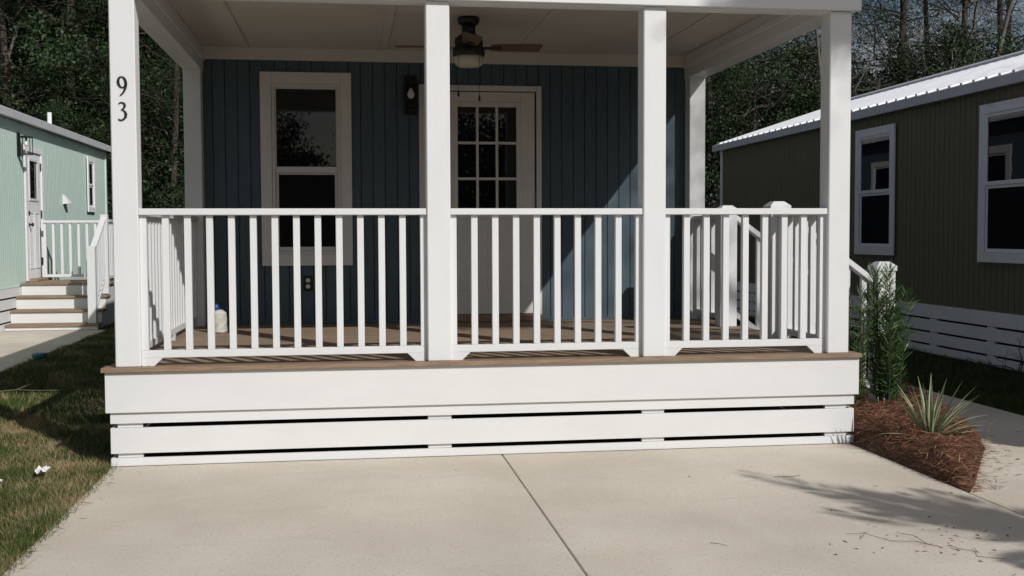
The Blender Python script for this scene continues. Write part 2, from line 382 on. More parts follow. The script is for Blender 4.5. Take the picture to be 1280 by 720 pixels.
for x in bx[1:5]:
    mb = MB(); mb.box(x-1.2, PY+4.75, CEIL-.45, x+1.2, P-.8, CEIL-.005, .12); obj('ceiling_batten', mb, M['ceiling'], porch)
# joists and dark crawl space
for x in range(14, 176, 24):
    mb = MB(); mb.box(x, 2, -8.5, x+1.5, P-1, -1.1); obj('joist', mb, M['nose'], porch)

# ================================================================ cottage
cot = thing('cottage', 'slate blue cottage with white glazed door and window behind the porch', 'house', (89, 300, G))
fwall = obj('front_wall', MB().box(PX[0]+.3, P+1., -3, PX[3]+PW-.3, P+4, 96), M['blue'], cot)
mb = MB()
WIN = (25.98, 55.62, 19.4, 83.1); DOR = (79.0, 119.6, .2, 79.7)
def vboards(x0, x1, z0, z1, pitch, gap, parent, y0, y1, holes):
    x = x0
    while x < x1-.3:
        xe = min(x+pitch-gap, x1); segs = [(z0, z1)]
        for hx0, hx1, hz0, hz1 in holes:
            if xe > hx0+.01 and x < hx1-.01:
                ns = []
                for a, b in segs:
                    if hz0 > a: ns.append((a, min(b, hz0)))
                    if hz1 < b: ns.append((max(a, hz1), b))
                segs = ns
                # trim sideways where a board only grazes the hole
        for a, b in segs:
            if b-a > .4:
                m_ = MB(); m_.box(x, y0, a, xe, y1, b, .12); obj('siding_board', m_, M['blue'], parent)
        x += pitch
vboards(PX[0]+.5, PX[3]+PW-.5, .6, 90.9, 4.0, .17, fwall, P, P+.98, [(28,53.4,22,80), (82,117,-1,77)])
mb = MB(); mb.box(PX[0]+PW+.02, P-.8, 86.9, PX[3]-.02, P-.02, CEIL-.02, .1); obj('frieze_board', mb, M['ceiling'], cot)
mb = MB(); mb.box(PX[0]+PW+.02, P-.35, .03, PX[3]-.02, P-.02, .9, .08); obj('base_trim', mb, M['blue'], cot)
# cottage body
for sx in (PX[0]-.1, PX[3]+PW-3.4):
    mb = MB(); mb.box(sx, P+.2, -3, sx+3.5, 640, 96); obj('side_wall', mb, M['blue'], cot)
mb = MB(); mb.box(PX[0]-.1, 640.05, -3, PX[3]+PW+.1, 643, 96); obj('rear_wall', mb, M['blue'], cot)
for sx in (PX[0]-.8, PX[3]+PW-.0):
    for za, zb in ((-12.75,-3.2), (-19.55,-13.75), (G+.02,-20.55)):
        mb = MB(); mb.box(sx, P+.3, za, sx+.8, 640, zb); obj('skirt_slat', mb, M['skirt'], cot)
def gable_roof(x0, x1, y0, y1, zt, rise, thick, parent, mats, name='roof'):
    xm = (x0+x1)/2
    mb = MB(); mb.prism([(x0,zt),(xm,zt+rise),(x1,zt),(x1,zt+thick),(xm,zt+rise+thick),(x0,zt+thick)], 1, y0, y1)
    return obj(name, mb, mats, parent)
gable_roof(-3.5, 181.8, -3.0, 646, 93.6, 28, 1.6, cot, M['roofmetal'])
mb = MB(); mb.prism([(XL+1.5,93.55),(XR-.8,93.55),(89.2,119.5)], 1, -.8, .6); obj('gable_panel', mb, M['white'], cot)
mb = MB(); mb.prism([(3,91.7),(175,91.7),(175,93.5),(89.2,119),(3,93.5)], 1, .7, 640); obj('attic', mb, M['dark'], cot)
# ---- window (front wall)
def window_y(x0, x1, z0, z1, y, parent, cw, mtrim):
    """double-hung window in a wall facing -y"""
    wn = _link('window', None, ((x0+x1)/2, y, z0), parent)
    for a in ((x0, z0, x0+cw, z1), (x1-cw, z0, x1, z1)):
        obj('casing', MB().box(a[0], y-.85, a[1], a[2], y-.03, a[3], .07), mtrim, wn)
    obj('casing', MB().box(x0+cw+.03, y-.84, z1-cw*1.05, x1-cw-.03, y-.04, z1-.01, .07), mtrim, wn)
    obj('casing', MB().box(x0+cw+.03, y-.84, z0+.01, x1-cw-.03, y-.04, z0+cw*1.05, .07), mtrim, wn)
    ix0, ix1, iz0, iz1 = x0+cw+.06, x1-cw-.06, z0+cw*1.05+.04, z1-cw*1.05-.04
    zm = (iz0+iz1)/2 + .1
    f = MB(); fw_ = .95                               # vinyl frame
    f.box(ix0, y-.45, iz0, ix0+fw_, y+2.2, iz1, .05); f.box(ix1-fw_, y-.45, iz0, ix1, y+2.2, iz1, .05)
    f.box(ix0+fw_+.02, y-.43, iz1-fw_, ix1-fw_-.02, y+2.2, iz1-.01, .05); f.box(ix0+fw_+.02, y-.43, iz0+.01, ix1-fw_-.02, y+2.2, iz0+fw_, .05)
    obj('frame', f, mtrim, wn)
    jx0, jx1, jz0, jz1 = ix0+fw_+.05, ix1-fw_-.05, iz0+fw_+.05, iz1-fw_-.05
    for nm, a, b, yy, sw in (('sash', zm-1.2, jz1, y-.1, .45), ('sash', jz0, zm-1.22, y+.75, 1.0)):
        s_ = MB(); s_.box(jx0, yy, a, jx0+sw, yy+.8, b, .05); s_.box(jx1-sw, yy, a, jx1, yy+.8, b, .05)
        bot = 2.0 if yy < y else 1.4
        s_.box(jx0+sw+.02, yy+.02, a+.01, jx1-sw-.02, yy+.8, a+bot, .05); s_.box(jx0+sw+.02, yy+.02, b-.6, jx1-sw-.02, yy+.8, b-.01, .05)
        obj(nm, s_, mtrim, wn)
        obj('pane', MB().box(jx0+sw+.03, yy+.3, a+bot+.01, jx1-sw-.03, yy+.45, b-.62), M['glass'], wn)
        if yy > y: obj('insect_screen', MB().box(jx0+sw+.03, yy+.06, a+bot+.01, jx1-sw-.03, yy+.1, b-.62), M['screen'], wn)
    return wn
window_y(*WIN, P, cot, 3.6, M['trim'])
# ---- door
dr = _link('door', None, (99.3, P, .2), cot)
X0, X1, Z0, Z1 = 81.2, 117.3, 2.5, 77.5; GX0, GX1, GZ0, GZ1 = 91.0, 111.0, 36.3, 72.5
mb = MB(); yf = P-.05
sl = MB()
for a in ((X0,Z0,GX0-1.6,Z1), (GX1+1.6,Z0,X1,Z1), (GX0-1.57,GZ1+1.6,GX1+1.57,Z1-.01), (GX0-1.57,Z0+.01,GX1+1.57,GZ0-1.6)):
    sl.box(a[0], yf, a[1], a[2], yf+1.7, a[3], .03)
obj('slab', sl, M['trim'], dr)
fr = MB()                                            # raised lite frame and muntins
for a in ((GX0-1.6,GZ0-1.6,GX0,GZ1+1.6), (GX1,GZ0-1.6,GX1+1.6,GZ1+1.6)): fr.box(a[0], yf-.35, a[1], a[2], yf+1.4, a[3], .12)
for a in ((GZ1,GZ1+1.58), (GZ0-1.58,GZ0)): fr.box(GX0+.02, yf-.33, a[0], GX1-.02, yf+1.4, a[1], .12)
obj('lite_frame', fr, M['trim'], dr)
cwid = (GX1-GX0)/3; chgt = (GZ1-GZ0)/3
for i in (1, 2):
    obj('muntin', MB().box(GX0+cwid*i-.45, yf-.2, GZ0+.02, GX0+cwid*i+.45, yf+.5, GZ1-.02, .1), M['trim'], dr)
    for j in range(3):
        obj('muntin', MB().box(GX0+cwid*j+(.47 if j else .02), yf-.18, GZ0+chgt*i-.45, GX0+cwid*(j+1)-(.47 if j < 2 else .02), yf+.48, GZ0+chgt*i+.45, .1), M['trim'], dr)
for i in range(3):
    for j in range(3):
        ax, bx_ = GX0+cwid*i+(.47 if i else .03), GX0+cwid*(i+1)-(.47 if i < 2 else .03)
        az, bz = GZ0+chgt*j+(.47 if j else .03), GZ0+chgt*(j+1)-(.47 if j < 2 else .03)
        obj('pane', MB().box(ax, yf+.1, az, bx_, yf+.3, bz), M['glass'], dr)
for a, b in ((88.2, 97.6), (101.0, 110.4)):           # two vertical moulded panels below the glass
    pm = MB(); za, zb = 10.6, 32.0
    pm.box(a, yf-.22, za, a+.8, yf-.005, zb, .09); pm.box(b-.8, yf-.22, za, b, yf-.005, zb, .09)
    pm.box(a+.82, yf-.21, za, b-.82, yf-.005, za+.8, .09); pm.box(a+.82, yf-.21, zb-.8, b-.82, yf-.005, zb, .09)
    pm.box(a+1.9, yf-.16, za+1.9, b-1.9, yf-.005, zb-1.9, .14)
    obj('panel', pm, M['trim'], dr)
for z in (9, 39, 66):
    obj('hinge', MB().box(X1-.05, yf-.3, z, X1+.5, yf-.0, z+4.4, .08), M['hinge'], dr)
hm = MB(); hm.lathe(0, 0, [(1.3,0),(1.3,.3),(.5,.4),(.45,1.2),(1.0,1.5),(1.15,2.0),(.9,2.5),(.2,2.7)], 16)
hv = [(84.0+x, yf-z, 36+y_) for x, y_, z in hm.v]; hm.v = hv; obj('door_knob', hm, M['hinge'], dr, smooth=True)
cs = _link('door_casing', None, (99.3, P, .2), cot)
for a in ((DOR[0]-1.0, .2, X0-.25, DOR[3]), (X1+.55, .2, DOR[1], DOR[3])):
    obj('casing', MB().box(a[0], P-.8, a[1], a[2], P-.03, a[3], .07), M['trim'], cs)
obj('casing', MB().box(X0-.2, P-.79, Z1+.35, X1+.5, P-.04, DOR[3]-.02, .07), M['trim'], cs)
obj('threshold', MB().box(X0-2, P-2.6, .05, X1+2.2, P+1, 2.3, .2), M['nose'], cot)

# ================================================================ railings
def rail_run(name, label, p, q, n, feet=(1, 1), group='white porch railings', z0=0., parent=None, edge=(.75, .75), mid=None, cat='railing', wt=3.5, ht=RT, m=None):
    """level railing from p to q (x,y) with n balusters, the first and last touching the posts"""
    m = m or M['white']
    p, q = Vector((*p, 0)), Vector((*q, 0)); d = (q-p); Ln = d.length; d.normalize(); sd_ = Vector((-d.y, d.x, 0))
    root = thing(name, label, cat, ((p.x+q.x)/2, (p.y+q.y)/2, z0), group)
    def bar(nm, a, b, off, wd, zb, zt, c):
        t = MB(); t.box(a, -wd/2+off, zb, b, wd/2+off, zt, c)
        t.v = [tuple(p + d*x + sd_*y_ + Vector((0,0,z))) for x,y_,z in t.v]
        return obj(nm, t, m, root)
    bar('top_rail', .02, Ln-.02, 0, wt, z0+ht-1.5, z0+ht, .13)
    bar('bottom_rail', .02, Ln-.02, 0, 1.5, z0+1.85, z0+3.55, .08)
    first = None
    for i in range(n):
        x = edge[0] + (Ln-edge[0]-edge[1])*i/(n-1) if n > 1 else Ln/2
        if first is None: first = bar('baluster', x-.75, x+.75, 0, 1.48, z0+3.57, z0+ht-1.52, .07); fl = WL[first]; fx = x
        else: copy_at(first, fl + d*(x-fx), root)
    tops = []
    if feet[0]: tops.append([(.03,0),(2.7,0),(4.6,1.83),(.03,1.83)])
    if feet[1]: tops.append([(Ln-.03,0),(Ln-2.7,0),(Ln-4.6,1.83),(Ln-.03,1.83)])
    if mid: tops.append([(mid-.9,0),(mid+.9,0),(mid+1.5,1.83),(mid-1.5,1.83)])
    for poly in tops:
        t = MB(); t.prism([(a, z0+.02+b) for a, b in poly], 1, -.74, .74)
        t.v = [tuple(p + d*x + sd_*y_ + Vector((0,0,z))) for x,y_,z in t.v]; obj('foot', t, m, root)
    return root
ry = PY+2.2
rail_run('porch_railing', 'long white railing across the window bay at the left front of the porch', (PX[0]+PW, ry), (PX[1], ry), 14)
rail_run('porch_railing', 'white railing across the door bay between the two middle porch posts', (PX[1]+PW, ry), (PX[2], ry), 10)
rail_run('porch_railing', 'white railing across the right front bay of the porch', (PX[2]+PW, ry), (PX[3], ry), 9)
rxl = PX[0]+2.6; rxr = PX[3]+2.9
rail_run('porch_railing', 'white side railing closing the left end of the porch', (rxl, PY+PW), (rxl, P-PW), 24, mid=60.)
AY, BY = 80.6, 38.0
rail_run('porch_railing', 'short white railing from the back wall post to the far stair newel', (rxr, AY+PW), (rxr, P-PW), 6)
rail_run('porch_railing', 'white side railing from the right corner post to the near stair newel', (rxr, PY+PW), (rxr, BY), 7)
def newel(x, y, z0, zt, label, wd=5.4):
    root = thing('stair_newel', label, 'newel post', (x+wd/2, y+wd/2, z0), 'white capped newel posts of the porch stair')
    obj('shaft', MB().box(x, y, z0, x+wd, y+wd, zt-2.6, .18), M['white_post'], root)
    c = MB(); e = .28; zc = zt-2.6
    A = [(x-e,y-e),(x+wd+e,y-e),(x+wd+e,y+wd+e),(x-e,y+wd+e)]; t = 1.5
    Bq = [(x-e+t,y-e+t),(x+wd+e-t,y-e+t),(x+wd+e-t,y+wd+e-t),(x-e+t,y+wd+e-t)]
    vs = [(a,b,zc+.01) for a,b in A]+[(a,b,zc+1.35) for a,b in A]+[(a,b,zt) for a,b in Bq]
    c.add(vs, [(3,2,1,0)]+[(i,(i+1)%4,(i+1)%4+4,i+4) for i in range(4)]+[(i+4,(i+1)%4+4,(i+1)%4+8,i+8) for i in range(4)]+[(8,9,10,11)])
    obj('cap', c, M['white_post'], root); return root
newel(PX[3], AY, .02, 38.4, 'white capped newel post at the far side of the stair opening')
newel(PX[3], BY, .02, 38.4, 'white capped newel post at the near side of the stair opening')
newel(201.7, BY, G, 21.4, 'low white newel post at the foot of the stair behind the leafy shrub')
newel(201.7, AY, G, 21.4, 'low white newel post at the foot of the stair on its far side')
def stair_rail(label, y):
    root = thing('stair_railing', label, 'railing', (189, y, G), 'sloping white stair railings')
    a, b = Vector((PX[3]+PW, y, 34.6)), Vector((201.7, y, 15.6)); d = (b-a)
    obj('top_rail', MB().obar(a, b, 3.4, 1.5, (0,1,0), .1), M['white'], root)
    a2, b2 = a-Vector((0,0,30.5)), b-Vector((0,0,30.5)); obj('bottom_rail', MB().obar(a2, b2, 1.5, 1.6, (0,1,0), .07), M['white'], root)
    for i in range(5):
        t = (i+.6)/5.2; c = a+d*t
        obj('baluster', MB().box(c.x-.75, y-.74, c.z-30.0, c.x+.75, y+.74, c.z-.9, .07), M['white'], root)
stair_rail('near sloping white stair railing seen behind the right corner post', BY+2.7)
stair_rail('far sloping white stair railing seen through the porch balusters', AY+2.7)
st = thing('porch_steps', 'timber steps with white risers at the right side of the porch', 'steps', (192, 62, G))
for i, (xa, zt) in enumerate(((XR+.4, -7.5), (XR+10.4, -15.0))):
    obj('tread', MB().box(xa, BY+5.6, zt-1.1, xa+10.8, AY-.1, zt, .1), M['deck'], st)
    obj('riser', MB().box(xa+9.0, BY+5.7, zt-7.4, xa+9.7, AY-.2, zt-1.12, .04), M['skirt'], st)

# ================================================================ house numerals
def stroke(pts, x0, z0, h, y0, y1):
    """variable-width pen stroke: pts are (x, z, width) in units of h"""
    n = len(pts); mb = MB(); l = []; r = []
    for i, (x, z, wd) in enumerate(pts):
        a = Vector(pts[max(i-1,0)][:2]); b = Vector(pts[min(i+1,n-1)][:2]); t = (b-a).normalized(); nn = Vector((-t.y, t.x))
        l.append((x0+(x+nn.x*wd/2)*h, z0+(z+nn.y*wd/2)*h)); r.append((x0+(x-nn.x*wd/2)*h, z0+(z-nn.y*wd/2)*h))
    vs = [(a,y0,b) for a,b in l]+[(a,y0,b) for a,b in r]+[(a,y1,b) for a,b in l]+[(a,y1,b) for a,b in r]
    fs = []
    for i in range(n-1):
        fs += [(i,i+1,n+i+1,n+i), (2*n+i,3*n+i,3*n+i+1,2*n+i+1), (i,2*n+i,2*n+i+1,i+1), (n+i,n+i+1,3*n+i+1,3*n+i)]
    fs += [(0,n,3*n,2*n), (n-1,3*n-1,4*n-1,2*n-1)]
    mb.add(vs, fs); return mb
nine = []
for i in range(25):
    t = math.radians(20 + 360*i/24); nine.append((.0+.185*math.cos(t)-.02*math.sin(t), .70+.27*math.sin(t), .05+.075*abs(math.cos(t))))
tail = [(.185,.76,.11),(.20,.64,.12),(.185,.50,.12),(.14,.34,.11),(.06,.18,.09),(-.06,.05,.06),(-.11,.01,.03)]
three = [(-.20,.88,.03),(-.15,.95,.06),(-.03,.985,.075),(.09,.93,.10),(.13,.82,.12),(.09,.70,.10),(-.0,.615,.06),(-.07,.585,.045)]
three2 = [(-.05,.585,.04),(.05,.565,.06),(.14,.48,.10),(.18,.35,.135),(.15,.19,.13),(.05,.07,.09),(-.09,.02,.07),(-.19,.06,.075),(-.22,.10,.04)]
for nm, lab, strokes, xc, zb, hh in (('house_number', 'black numeral 9 on the left corner post', (nine, tail), 4.95, 60.45, 4.35),
                                 ('house_number', 'black numeral 3 below the 9 on the left corner post', (three, three2), 4.95, 55.0, 4.1)):
    mb = MB()
    for k, s_ in enumerate(strokes):
        q = stroke(s_, xc, zb, hh, PY-.22-.015*k, PY-.01-.0); mb.add(q.v, q.f)
    tag(obj(nm, mb, M['blackmatte']), lab, 'house number', 'black numerals on the corner post')

# ================================================================ ceiling fan, wall lamp, outlet, jug
FX, FY = 88.6, 60.
fan = thing('ceiling_fan', 'black ceiling fan with wooden blades and frosted light bowl under the porch ceiling', 'ceiling fan', (FX, FY, CEIL))
obj('canopy', MB().lathe(FX, FY, [(2.8,CEIL-.02),(3.15,CEIL-.4),(3.15,CEIL-1.3),(2.6,CEIL-2.0),(2.0,CEIL-2.2)]), M['black'], fan, smooth=True)
obj('downrod', MB().lathe(FX, FY, [(2.0,CEIL-2.2),(1.95,CEIL-4.6)]), M['black'], fan, smooth=True)
obj('motor_housing', MB().lathe(FX, FY, [(2.2,CEIL-4.6),(3.9,CEIL-5.9),(4.1,CEIL-7.4),(3.9,CEIL-8.2),(4.5,CEIL-8.8),(4.6,CEIL-10.6),(4.3,CEIL-11.0)]), M['black'], fan, smooth=True)
obj('light_bowl', MB().lathe(FX, FY, [(4.15,CEIL-11.0),(4.2,CEIL-11.8),(3.95,CEIL-13.2),(3.2,CEIL-13.8),(1.5,CEIL-14.05),(.2,CEIL-14.1)]), M['frost'], fan, smooth=True)
zb = CEIL-8.4
for ang in (-3, 87, 177, 267):
    a = math.radians(ang); R_ = Matrix.Rotation(a, 3, 'Z') @ Matrix.Rotation(math.radians(-13), 3, 'X')
    bl = MB(); pr = [(6.2,-1.9),(8,-2.35),(18.5,-2.75),(20.6,-2.5),(21.0,-1.9),(20.3,2.2),(19.6,2.75),(8,2.35),(6.2,1.9)]
    bl.prism(pr, 2, -.11, .11); bl.v = [tuple(R_ @ Vector(p_) + Vector((FX,FY,zb))) for p_ in bl.v]
    b_ = obj('blade', bl, M['blade'], fan)
    ir = MB(); ir.prism([(3.6,-.8),(6.6,-.7),(9.0,-1.3),(9.4,0),(9.0,1.3),(6.6,.7),(3.6,.8)], 2, -.32, -.13); ir.v = [tuple(R_ @ Vector(p_) + Vector((FX,FY,zb))) for p_ in ir.v]
    obj('blade_iron', ir, M['black'], b_)
for dx, dy, ln in ((-3.3,-3.0,10.2), (2.6,-3.4,11.4)):
    c = obj('pull_chain', MB().tube([(FX+dx,FY+dy,CEIL-10.8),(FX+dx,FY+dy,CEIL-10.8-ln)], .06, 6), M['black'], fan)
    obj('fob', MB().lathe(FX+dx, FY+dy, [(.1,CEIL-10.8-ln+.05),(.28,CEIL-11.1-ln),(.34,CEIL-12.2-ln),(.12,CEIL-12.6-ln)], 10), M['black'], c)
def lantern(label, pos, dirv, h=13.0, wd=4.7, proj_=6.2, group='black wall lanterns'):
    """open black box lantern on a back plate; dirv points out of the wall"""
    p = Vector(pos); d = Vector(dirv); sd_ = Vector((-d.y, d.x, 0)); root = thing('wall_lantern', label, 'wall lamp', pos, group)
    def bx3(mb, a, b, c, e, z0, z1): # along d a..b, along side c..e
        t = MB(); t.box(a, c, z0, b, e, z1, .05); mb.add([p + d*x + sd_*y_ + Vector((0,0,z)) for x,y_,z in t.v], t.f); return mb
    obj('back_plate', bx3(MB(), .02, .8, -wd*.42, wd*.42, -h/2, h/2), M['black'], root)
    arm = MB(); bx3(arm, .8, proj_*.62, -.35, .35, h/2-2.4, h/2-1.7); obj('arm', arm, M['black'], root)
    cg = MB(); a0, a1, s0 = 1.6, proj_, wd/2; zt, zb_ = h/2-3.0, -h/2+1.2
    bx3(cg, a0, a1, -s0, s0, zt, zt+.8); bx3(cg, a0, a1, -s0, s0, zb_-.45, zb_)
    for aa in (a0, a1-.4):
        for ss in (-s0, s0-.4): bx3(cg, aa, aa+.4, ss, ss+.4, zb_+.01, zt-.01)
    obj('cage', cg, M['black'], root)
    b = MB(); c = p + d*((a0+a1)/2); z = c.z
    b.lathe(c.x, c.y, [(.55,z+zt-.02),(.6,z+zt-1.6)], 12); obj('socket', b, M['black'], root)
    b = MB(); b.lathe(c.x, c.y, [(.5,z+zt-1.62),(.65,z+zt-2.1),(1.15,z+zt-3.2),(1.2,z+zt-3.9),(.8,z+zt-4.7),(.15,z+zt-5.0)], 14); obj('bulb', b, M['bulb'], root, smooth=True)
lantern('black open lantern with bare bulb on the blue wall between window and door', (75.2, P, 76.0), (0,-1,0))
ou = thing('outlet', 'black outdoor outlet on the blue wall under the window', 'outlet', (40.8, P, 11.2))
obj('plate', MB().box(39.3, P-.6, 11.1, 42.3, P-.02, 15.9, .2), M['black'], ou)
for z in (12.5, 14.5): obj('socket', MB().prism([(40.8+.75*math.cos(t), z+.72*math.sin(t)) for t in [i*math.pi/6 for i in range(12)]], 1, P-.72, P-.58), M['trim'], ou)
jx, jy = 15.2, 89.; jg = thing('plastic_jug', 'crumpled cloudy plastic jug with blue cap standing on the deck', 'jug', (jx, jy, 0))
jb = MB(); prof = [(2.1,.05),(2.35,.4),(2.38,1.6),(2.3,2.8),(2.36,4.),(2.3,5.2),(2.25,6.1),(1.4,6.7),(.9,7.0)]; jb.lathe(jx, jy, prof, 20)
jb.v = [(x+random.uniform(-.14,.14), y_+random.uniform(-.14,.14), z+random.uniform(-.1,.1)) for x,y_,z in jb.v]; obj('body', jb, M['jug'], jg)
obj('cap', MB().lathe(jx-.9, jy, [(.9,6.9),(.95,7.1),(.95,8.1),(.6,8.7),(.2,8.9)], 14), M['bluecap'], jg, smooth=True)

# ================================================================ neighbour cottages
def ribbed_siding(x, y0, y1, z0, z1, pitch, gr, parent, m, sgn, holes=()):
    """grooved vertical siding on a wall facing sgn*x, real grooves, one mesh"""
    mb = MB(); y = y0
    while y < y1-.2:
        ye = min(y+pitch-gr, y1); segs = [(z0, z1)]
        for hy0, hy1, hz0, hz1 in holes:
            if ye > hy0 and y < hy1:
                ns = []
                for a, b in segs:
                    if hz0 > a: ns.append((a, min(b, hz0)))
                    if hz1 < b: ns.append((max(a, hz1), b))
                segs = ns
        for a, b in segs: mb.box(x, y, a, x-sgn*.45, ye, b)
        y += pitch
    return tag(obj('siding', mb, m, parent, fix=False), kind='stuff')
def side_window(x, y0, y1, z0, z1, sgn, parent, cw, mt):
    wn = _link('window', None, (x, (y0+y1)/2, z0), parent)
    def bx(nm, ya, yb, za, zb, xa, xb, m=mt, c=.06): return obj(nm, MB().box(x+sgn*xa, ya, za, x+sgn*xb, yb, zb, c), m, wn)
    bx('casing', y0, y0+cw, z0, z1, .02, .9); bx('casing', y1-cw, y1, z0, z1, .02, .9)
    bx('casing', y0+cw+.03, y1-cw-.03, z1-cw, z1-.02, .02, .88); bx('casing', y0+cw+.03, y1-cw-.03, z0+.02, z0+cw, .02, .88)
    a, b, c, d = y0+cw+.05, y1-cw-.05, z0+cw+.05, z1-cw-.05; zm = (c+d)/2
    for za, zb, off in ((zm-.8, d, .0), (c, zm-.85, -.5)):
        f = MB()
        for q in ((a, za, a+1.3, zb), (b-1.3, za, b, zb), (a+1.32, zb-1.2, b-1.32, zb-.01), (a+1.32, za+.01, b-1.32, za+1.5)):
            f.box(x+sgn*(off-.3), q[0], q[1], x+sgn*(off+.45), q[2], q[3], .04)
        obj('sash', f, mt, wn)
        obj('pane', MB().box(x+sgn*(off-.1), a+1.33, za+1.52, x+sgn*(off+.08), b-1.33, zb-1.22), M['glass'], wn)
        if off < 0: obj('insect_screen', MB().box(x+sgn*(off+.15), a+1.33, za+1.52, x+sgn*(off+.2), b-1.33, zb-1.22), M['screen'], wn)
    return wn
for y0, y1 in ((470., 506.), (560., 596.), (222., 252.)): side_window(PX[3]+PW+.12, y0, y1, 20, 80, 1, cot, 3.6, M['trim'])
side_window(PX[3]+PW+.12, 334, 370, 6, 80, 1, cot, 4.6, M['trim'])
# ---- olive cottage, right
oc = thing('olive_cottage', 'olive green cottage with grey metal roof and pale trim on the right', 'house', (387, 165, G))
OX, OY0, OY1 = 303., -140., 470.
wl = obj('side_wall', MB().box(OX+.5, OY0+.3, -1.5, OX+168, OY1-.3, 88), M['olive'], oc)
ribbed_siding(OX, OY0, OY1, -1.3, 86, 4., .4, wl, M['olive'], -1)
for y0, y1, z0, z1 in ((225., 264.6, 19.2, 79.6), (114.5, 154.9, 17.9, 79.6), (0, 40, 18, 79.6)): side_window(OX-.85, y0, y1, z0, z1, -1, oc, 3.8, M['whitefascia'])
for y in range(-140, 470, 244):
    for za, zb in ((-7.0,-1.4), (-12.7,-7.9), (-18.2,-13.6), (G+.02,-19.1)):
        obj('skirt_slat', MB().box(OX-.9, y+.05, za, OX-.1, min(y+243.9, OY1-.2), zb, .05), M['whitefascia'], oc)
    obj('crawl_shade_sheet', MB().box(OX+3, y, G, OX+4, min(y+244, OY1-.3), -1.6), M['dark'], oc)  # near-black sheet stands in for the shade behind the skirt slats
for y in range(-120, 470, 44):
    for za, zb in ((-7.9,-7.0), (-13.6,-12.7), (-19.1,-18.2)): obj('skirt_block', MB().box(OX-.2, y, za+.02, OX+1, y+5.5, zb-.02), M['whitefascia'], oc)
obj('corner_trim', MB().box(OX-.75, OY1-3.2, -1.3, OX-.02, OY1+.4, 86, .06), M['whitefascia'], oc)
rf = gable_roof(OX-5, OX+173, OY0-5, OY1+5, 88.2, 29, .5, oc, M['roofmetal'])
r0 = None
for i in range(int((OY1-OY0+8)/9)):
    y = OY0-3.5+9*i; a, b = Vector((OX-5.4, y, 88.75)), Vector((OX+84, y, 117.9))
    if r0 is None: r0 = obj('roof_rib', MB().obar(a, b, 1.7, 1.5, (0,1,0), .25), M['roofmetal'], rf); rl = WL[r0]; ry0 = y
    else: copy_at(r0, rl+Vector((0, y-ry0, 0)), rf)
obj('ridge_cap', MB().prism([(OX+75,115.7),(OX+84,118.9),(OX+93,115.7),(OX+93,116.9),(OX+84,120.1),(OX+75,116.9)], 1, OY0-5, OY1+5), M['greyfascia'], rf)
obj('fascia', MB().box(OX-5, OY0-5, 84.6, OX-4.1, OY1+5, 88.15, .08), M['greyfascia'], oc)
obj('soffit', MB().box(OX-4.05, OY0-5, 85.3, OX+.4, OY1+4.9, 86.1), M['greyfascia'], oc)
obj('gable_wall', MB().prism([(OX,88),(OX+168,88),(OX+84,116)], 1, OY1-2, OY1-.5), M['olive'], oc)
# ---- mint cottage, left
mc = thing('mint_cottage', 'mint green cottage with white door at the left edge', 'house', (-218, 400, G))
MX, MY0, MY1 = -134., 150., 662.
wl = obj('side_wall', MB().box(MX-168, MY0+.3, .2, MX-2.4, MY1-.3, 97), M['mint'], mc)
ribbed_siding(MX, MY0, MY1, .5, 95.5, 3.4, .5, wl, M['mint'], 1, [(436.5, 475, -2, 84)])
obj('corner_trim', MB().box(MX+.02, MY1-3, .5, MX+.8, MY1+.4, 95.4, .06), M['mint'], mc)
for za, zb in ((-4.6,.3), (-11.0,-5.6), (-17.8,-12.0), (G+.02,-18.8)):
    obj('skirt_slat', MB().box(MX+.1, MY0, za, MX+.9, MY1, zb, .05), M['skirt'], mc)
obj('crawl_shade_sheet', MB().box(MX-4, MY0, G, MX-3, MY1, 0), M['dark'], mc)  # near-black backing painted in place of shade under the mint cottage
side_window(MX+.85, 593.8, 617.2, 47.2, 87.4, 1, mc, 3.6, M['whitefascia'])
rf = gable_roof(MX-173, MX+5, MY0-5, MY1+6, 99.2, 27, .6, mc, M['roofmetal'])
obj('fascia', MB().box(MX+4.1, MY0-5, 95.2, MX+5, MY1+6, 99.15, .08), M['greyfascia'], mc)
obj('soffit', MB().box(MX-.4, MY0-5, 96.0, MX+4.05, MY1+5.9, 96.8), M['whitefascia'], mc)
vp = obj('vent_pipe', MB().lathe(-146, 545, [(3.6,100.6),(1.6,104.2),(1.45,104.3),(1.45,113.5)], 14), M['white'], mc, smooth=True)
# door in the mint wall
md = _link('door', None, (MX, 455, 3.2), mc)
DY0, DY1 = 441., 471.; xf = MX-.1
sl = MB(); sl.box(xf-1.7, DY0, 4.2, xf, DY1, 49.5); sl.box(xf-1.7, DY0, 49.52, xf, DY0+6, 79.6); sl.box(xf-1.7, DY1-6, 49.52, xf, DY1, 79.6); sl.box(xf-1.7, DY0+6.02, 75.0, xf, DY1-6.02, 79.6)
sl.box(xf-1.7, DY0+6.02, 49.52, xf, DY1-6.02, 52); obj('slab', sl, M['whitefascia'], md)
obj('pane', MB().box(xf-.9, DY0+6.05, 52.03, xf-.5, DY1-6.05, 74.97), M['glass'], md)
lf = MB()
for q in ((DY0+5,50.8,DY0+6.5,76.2), (DY1-6.5,50.8,DY1-5,76.2), (DY0+6.52,74.6,DY1-6.52,76.2), (DY0+6.52,50.8,DY1-6.52,52.3)): lf.box(xf+.02, q[0], q[1], xf+.5, q[2], q[3], .1)
obj('lite_frame', lf, M['white'], md)
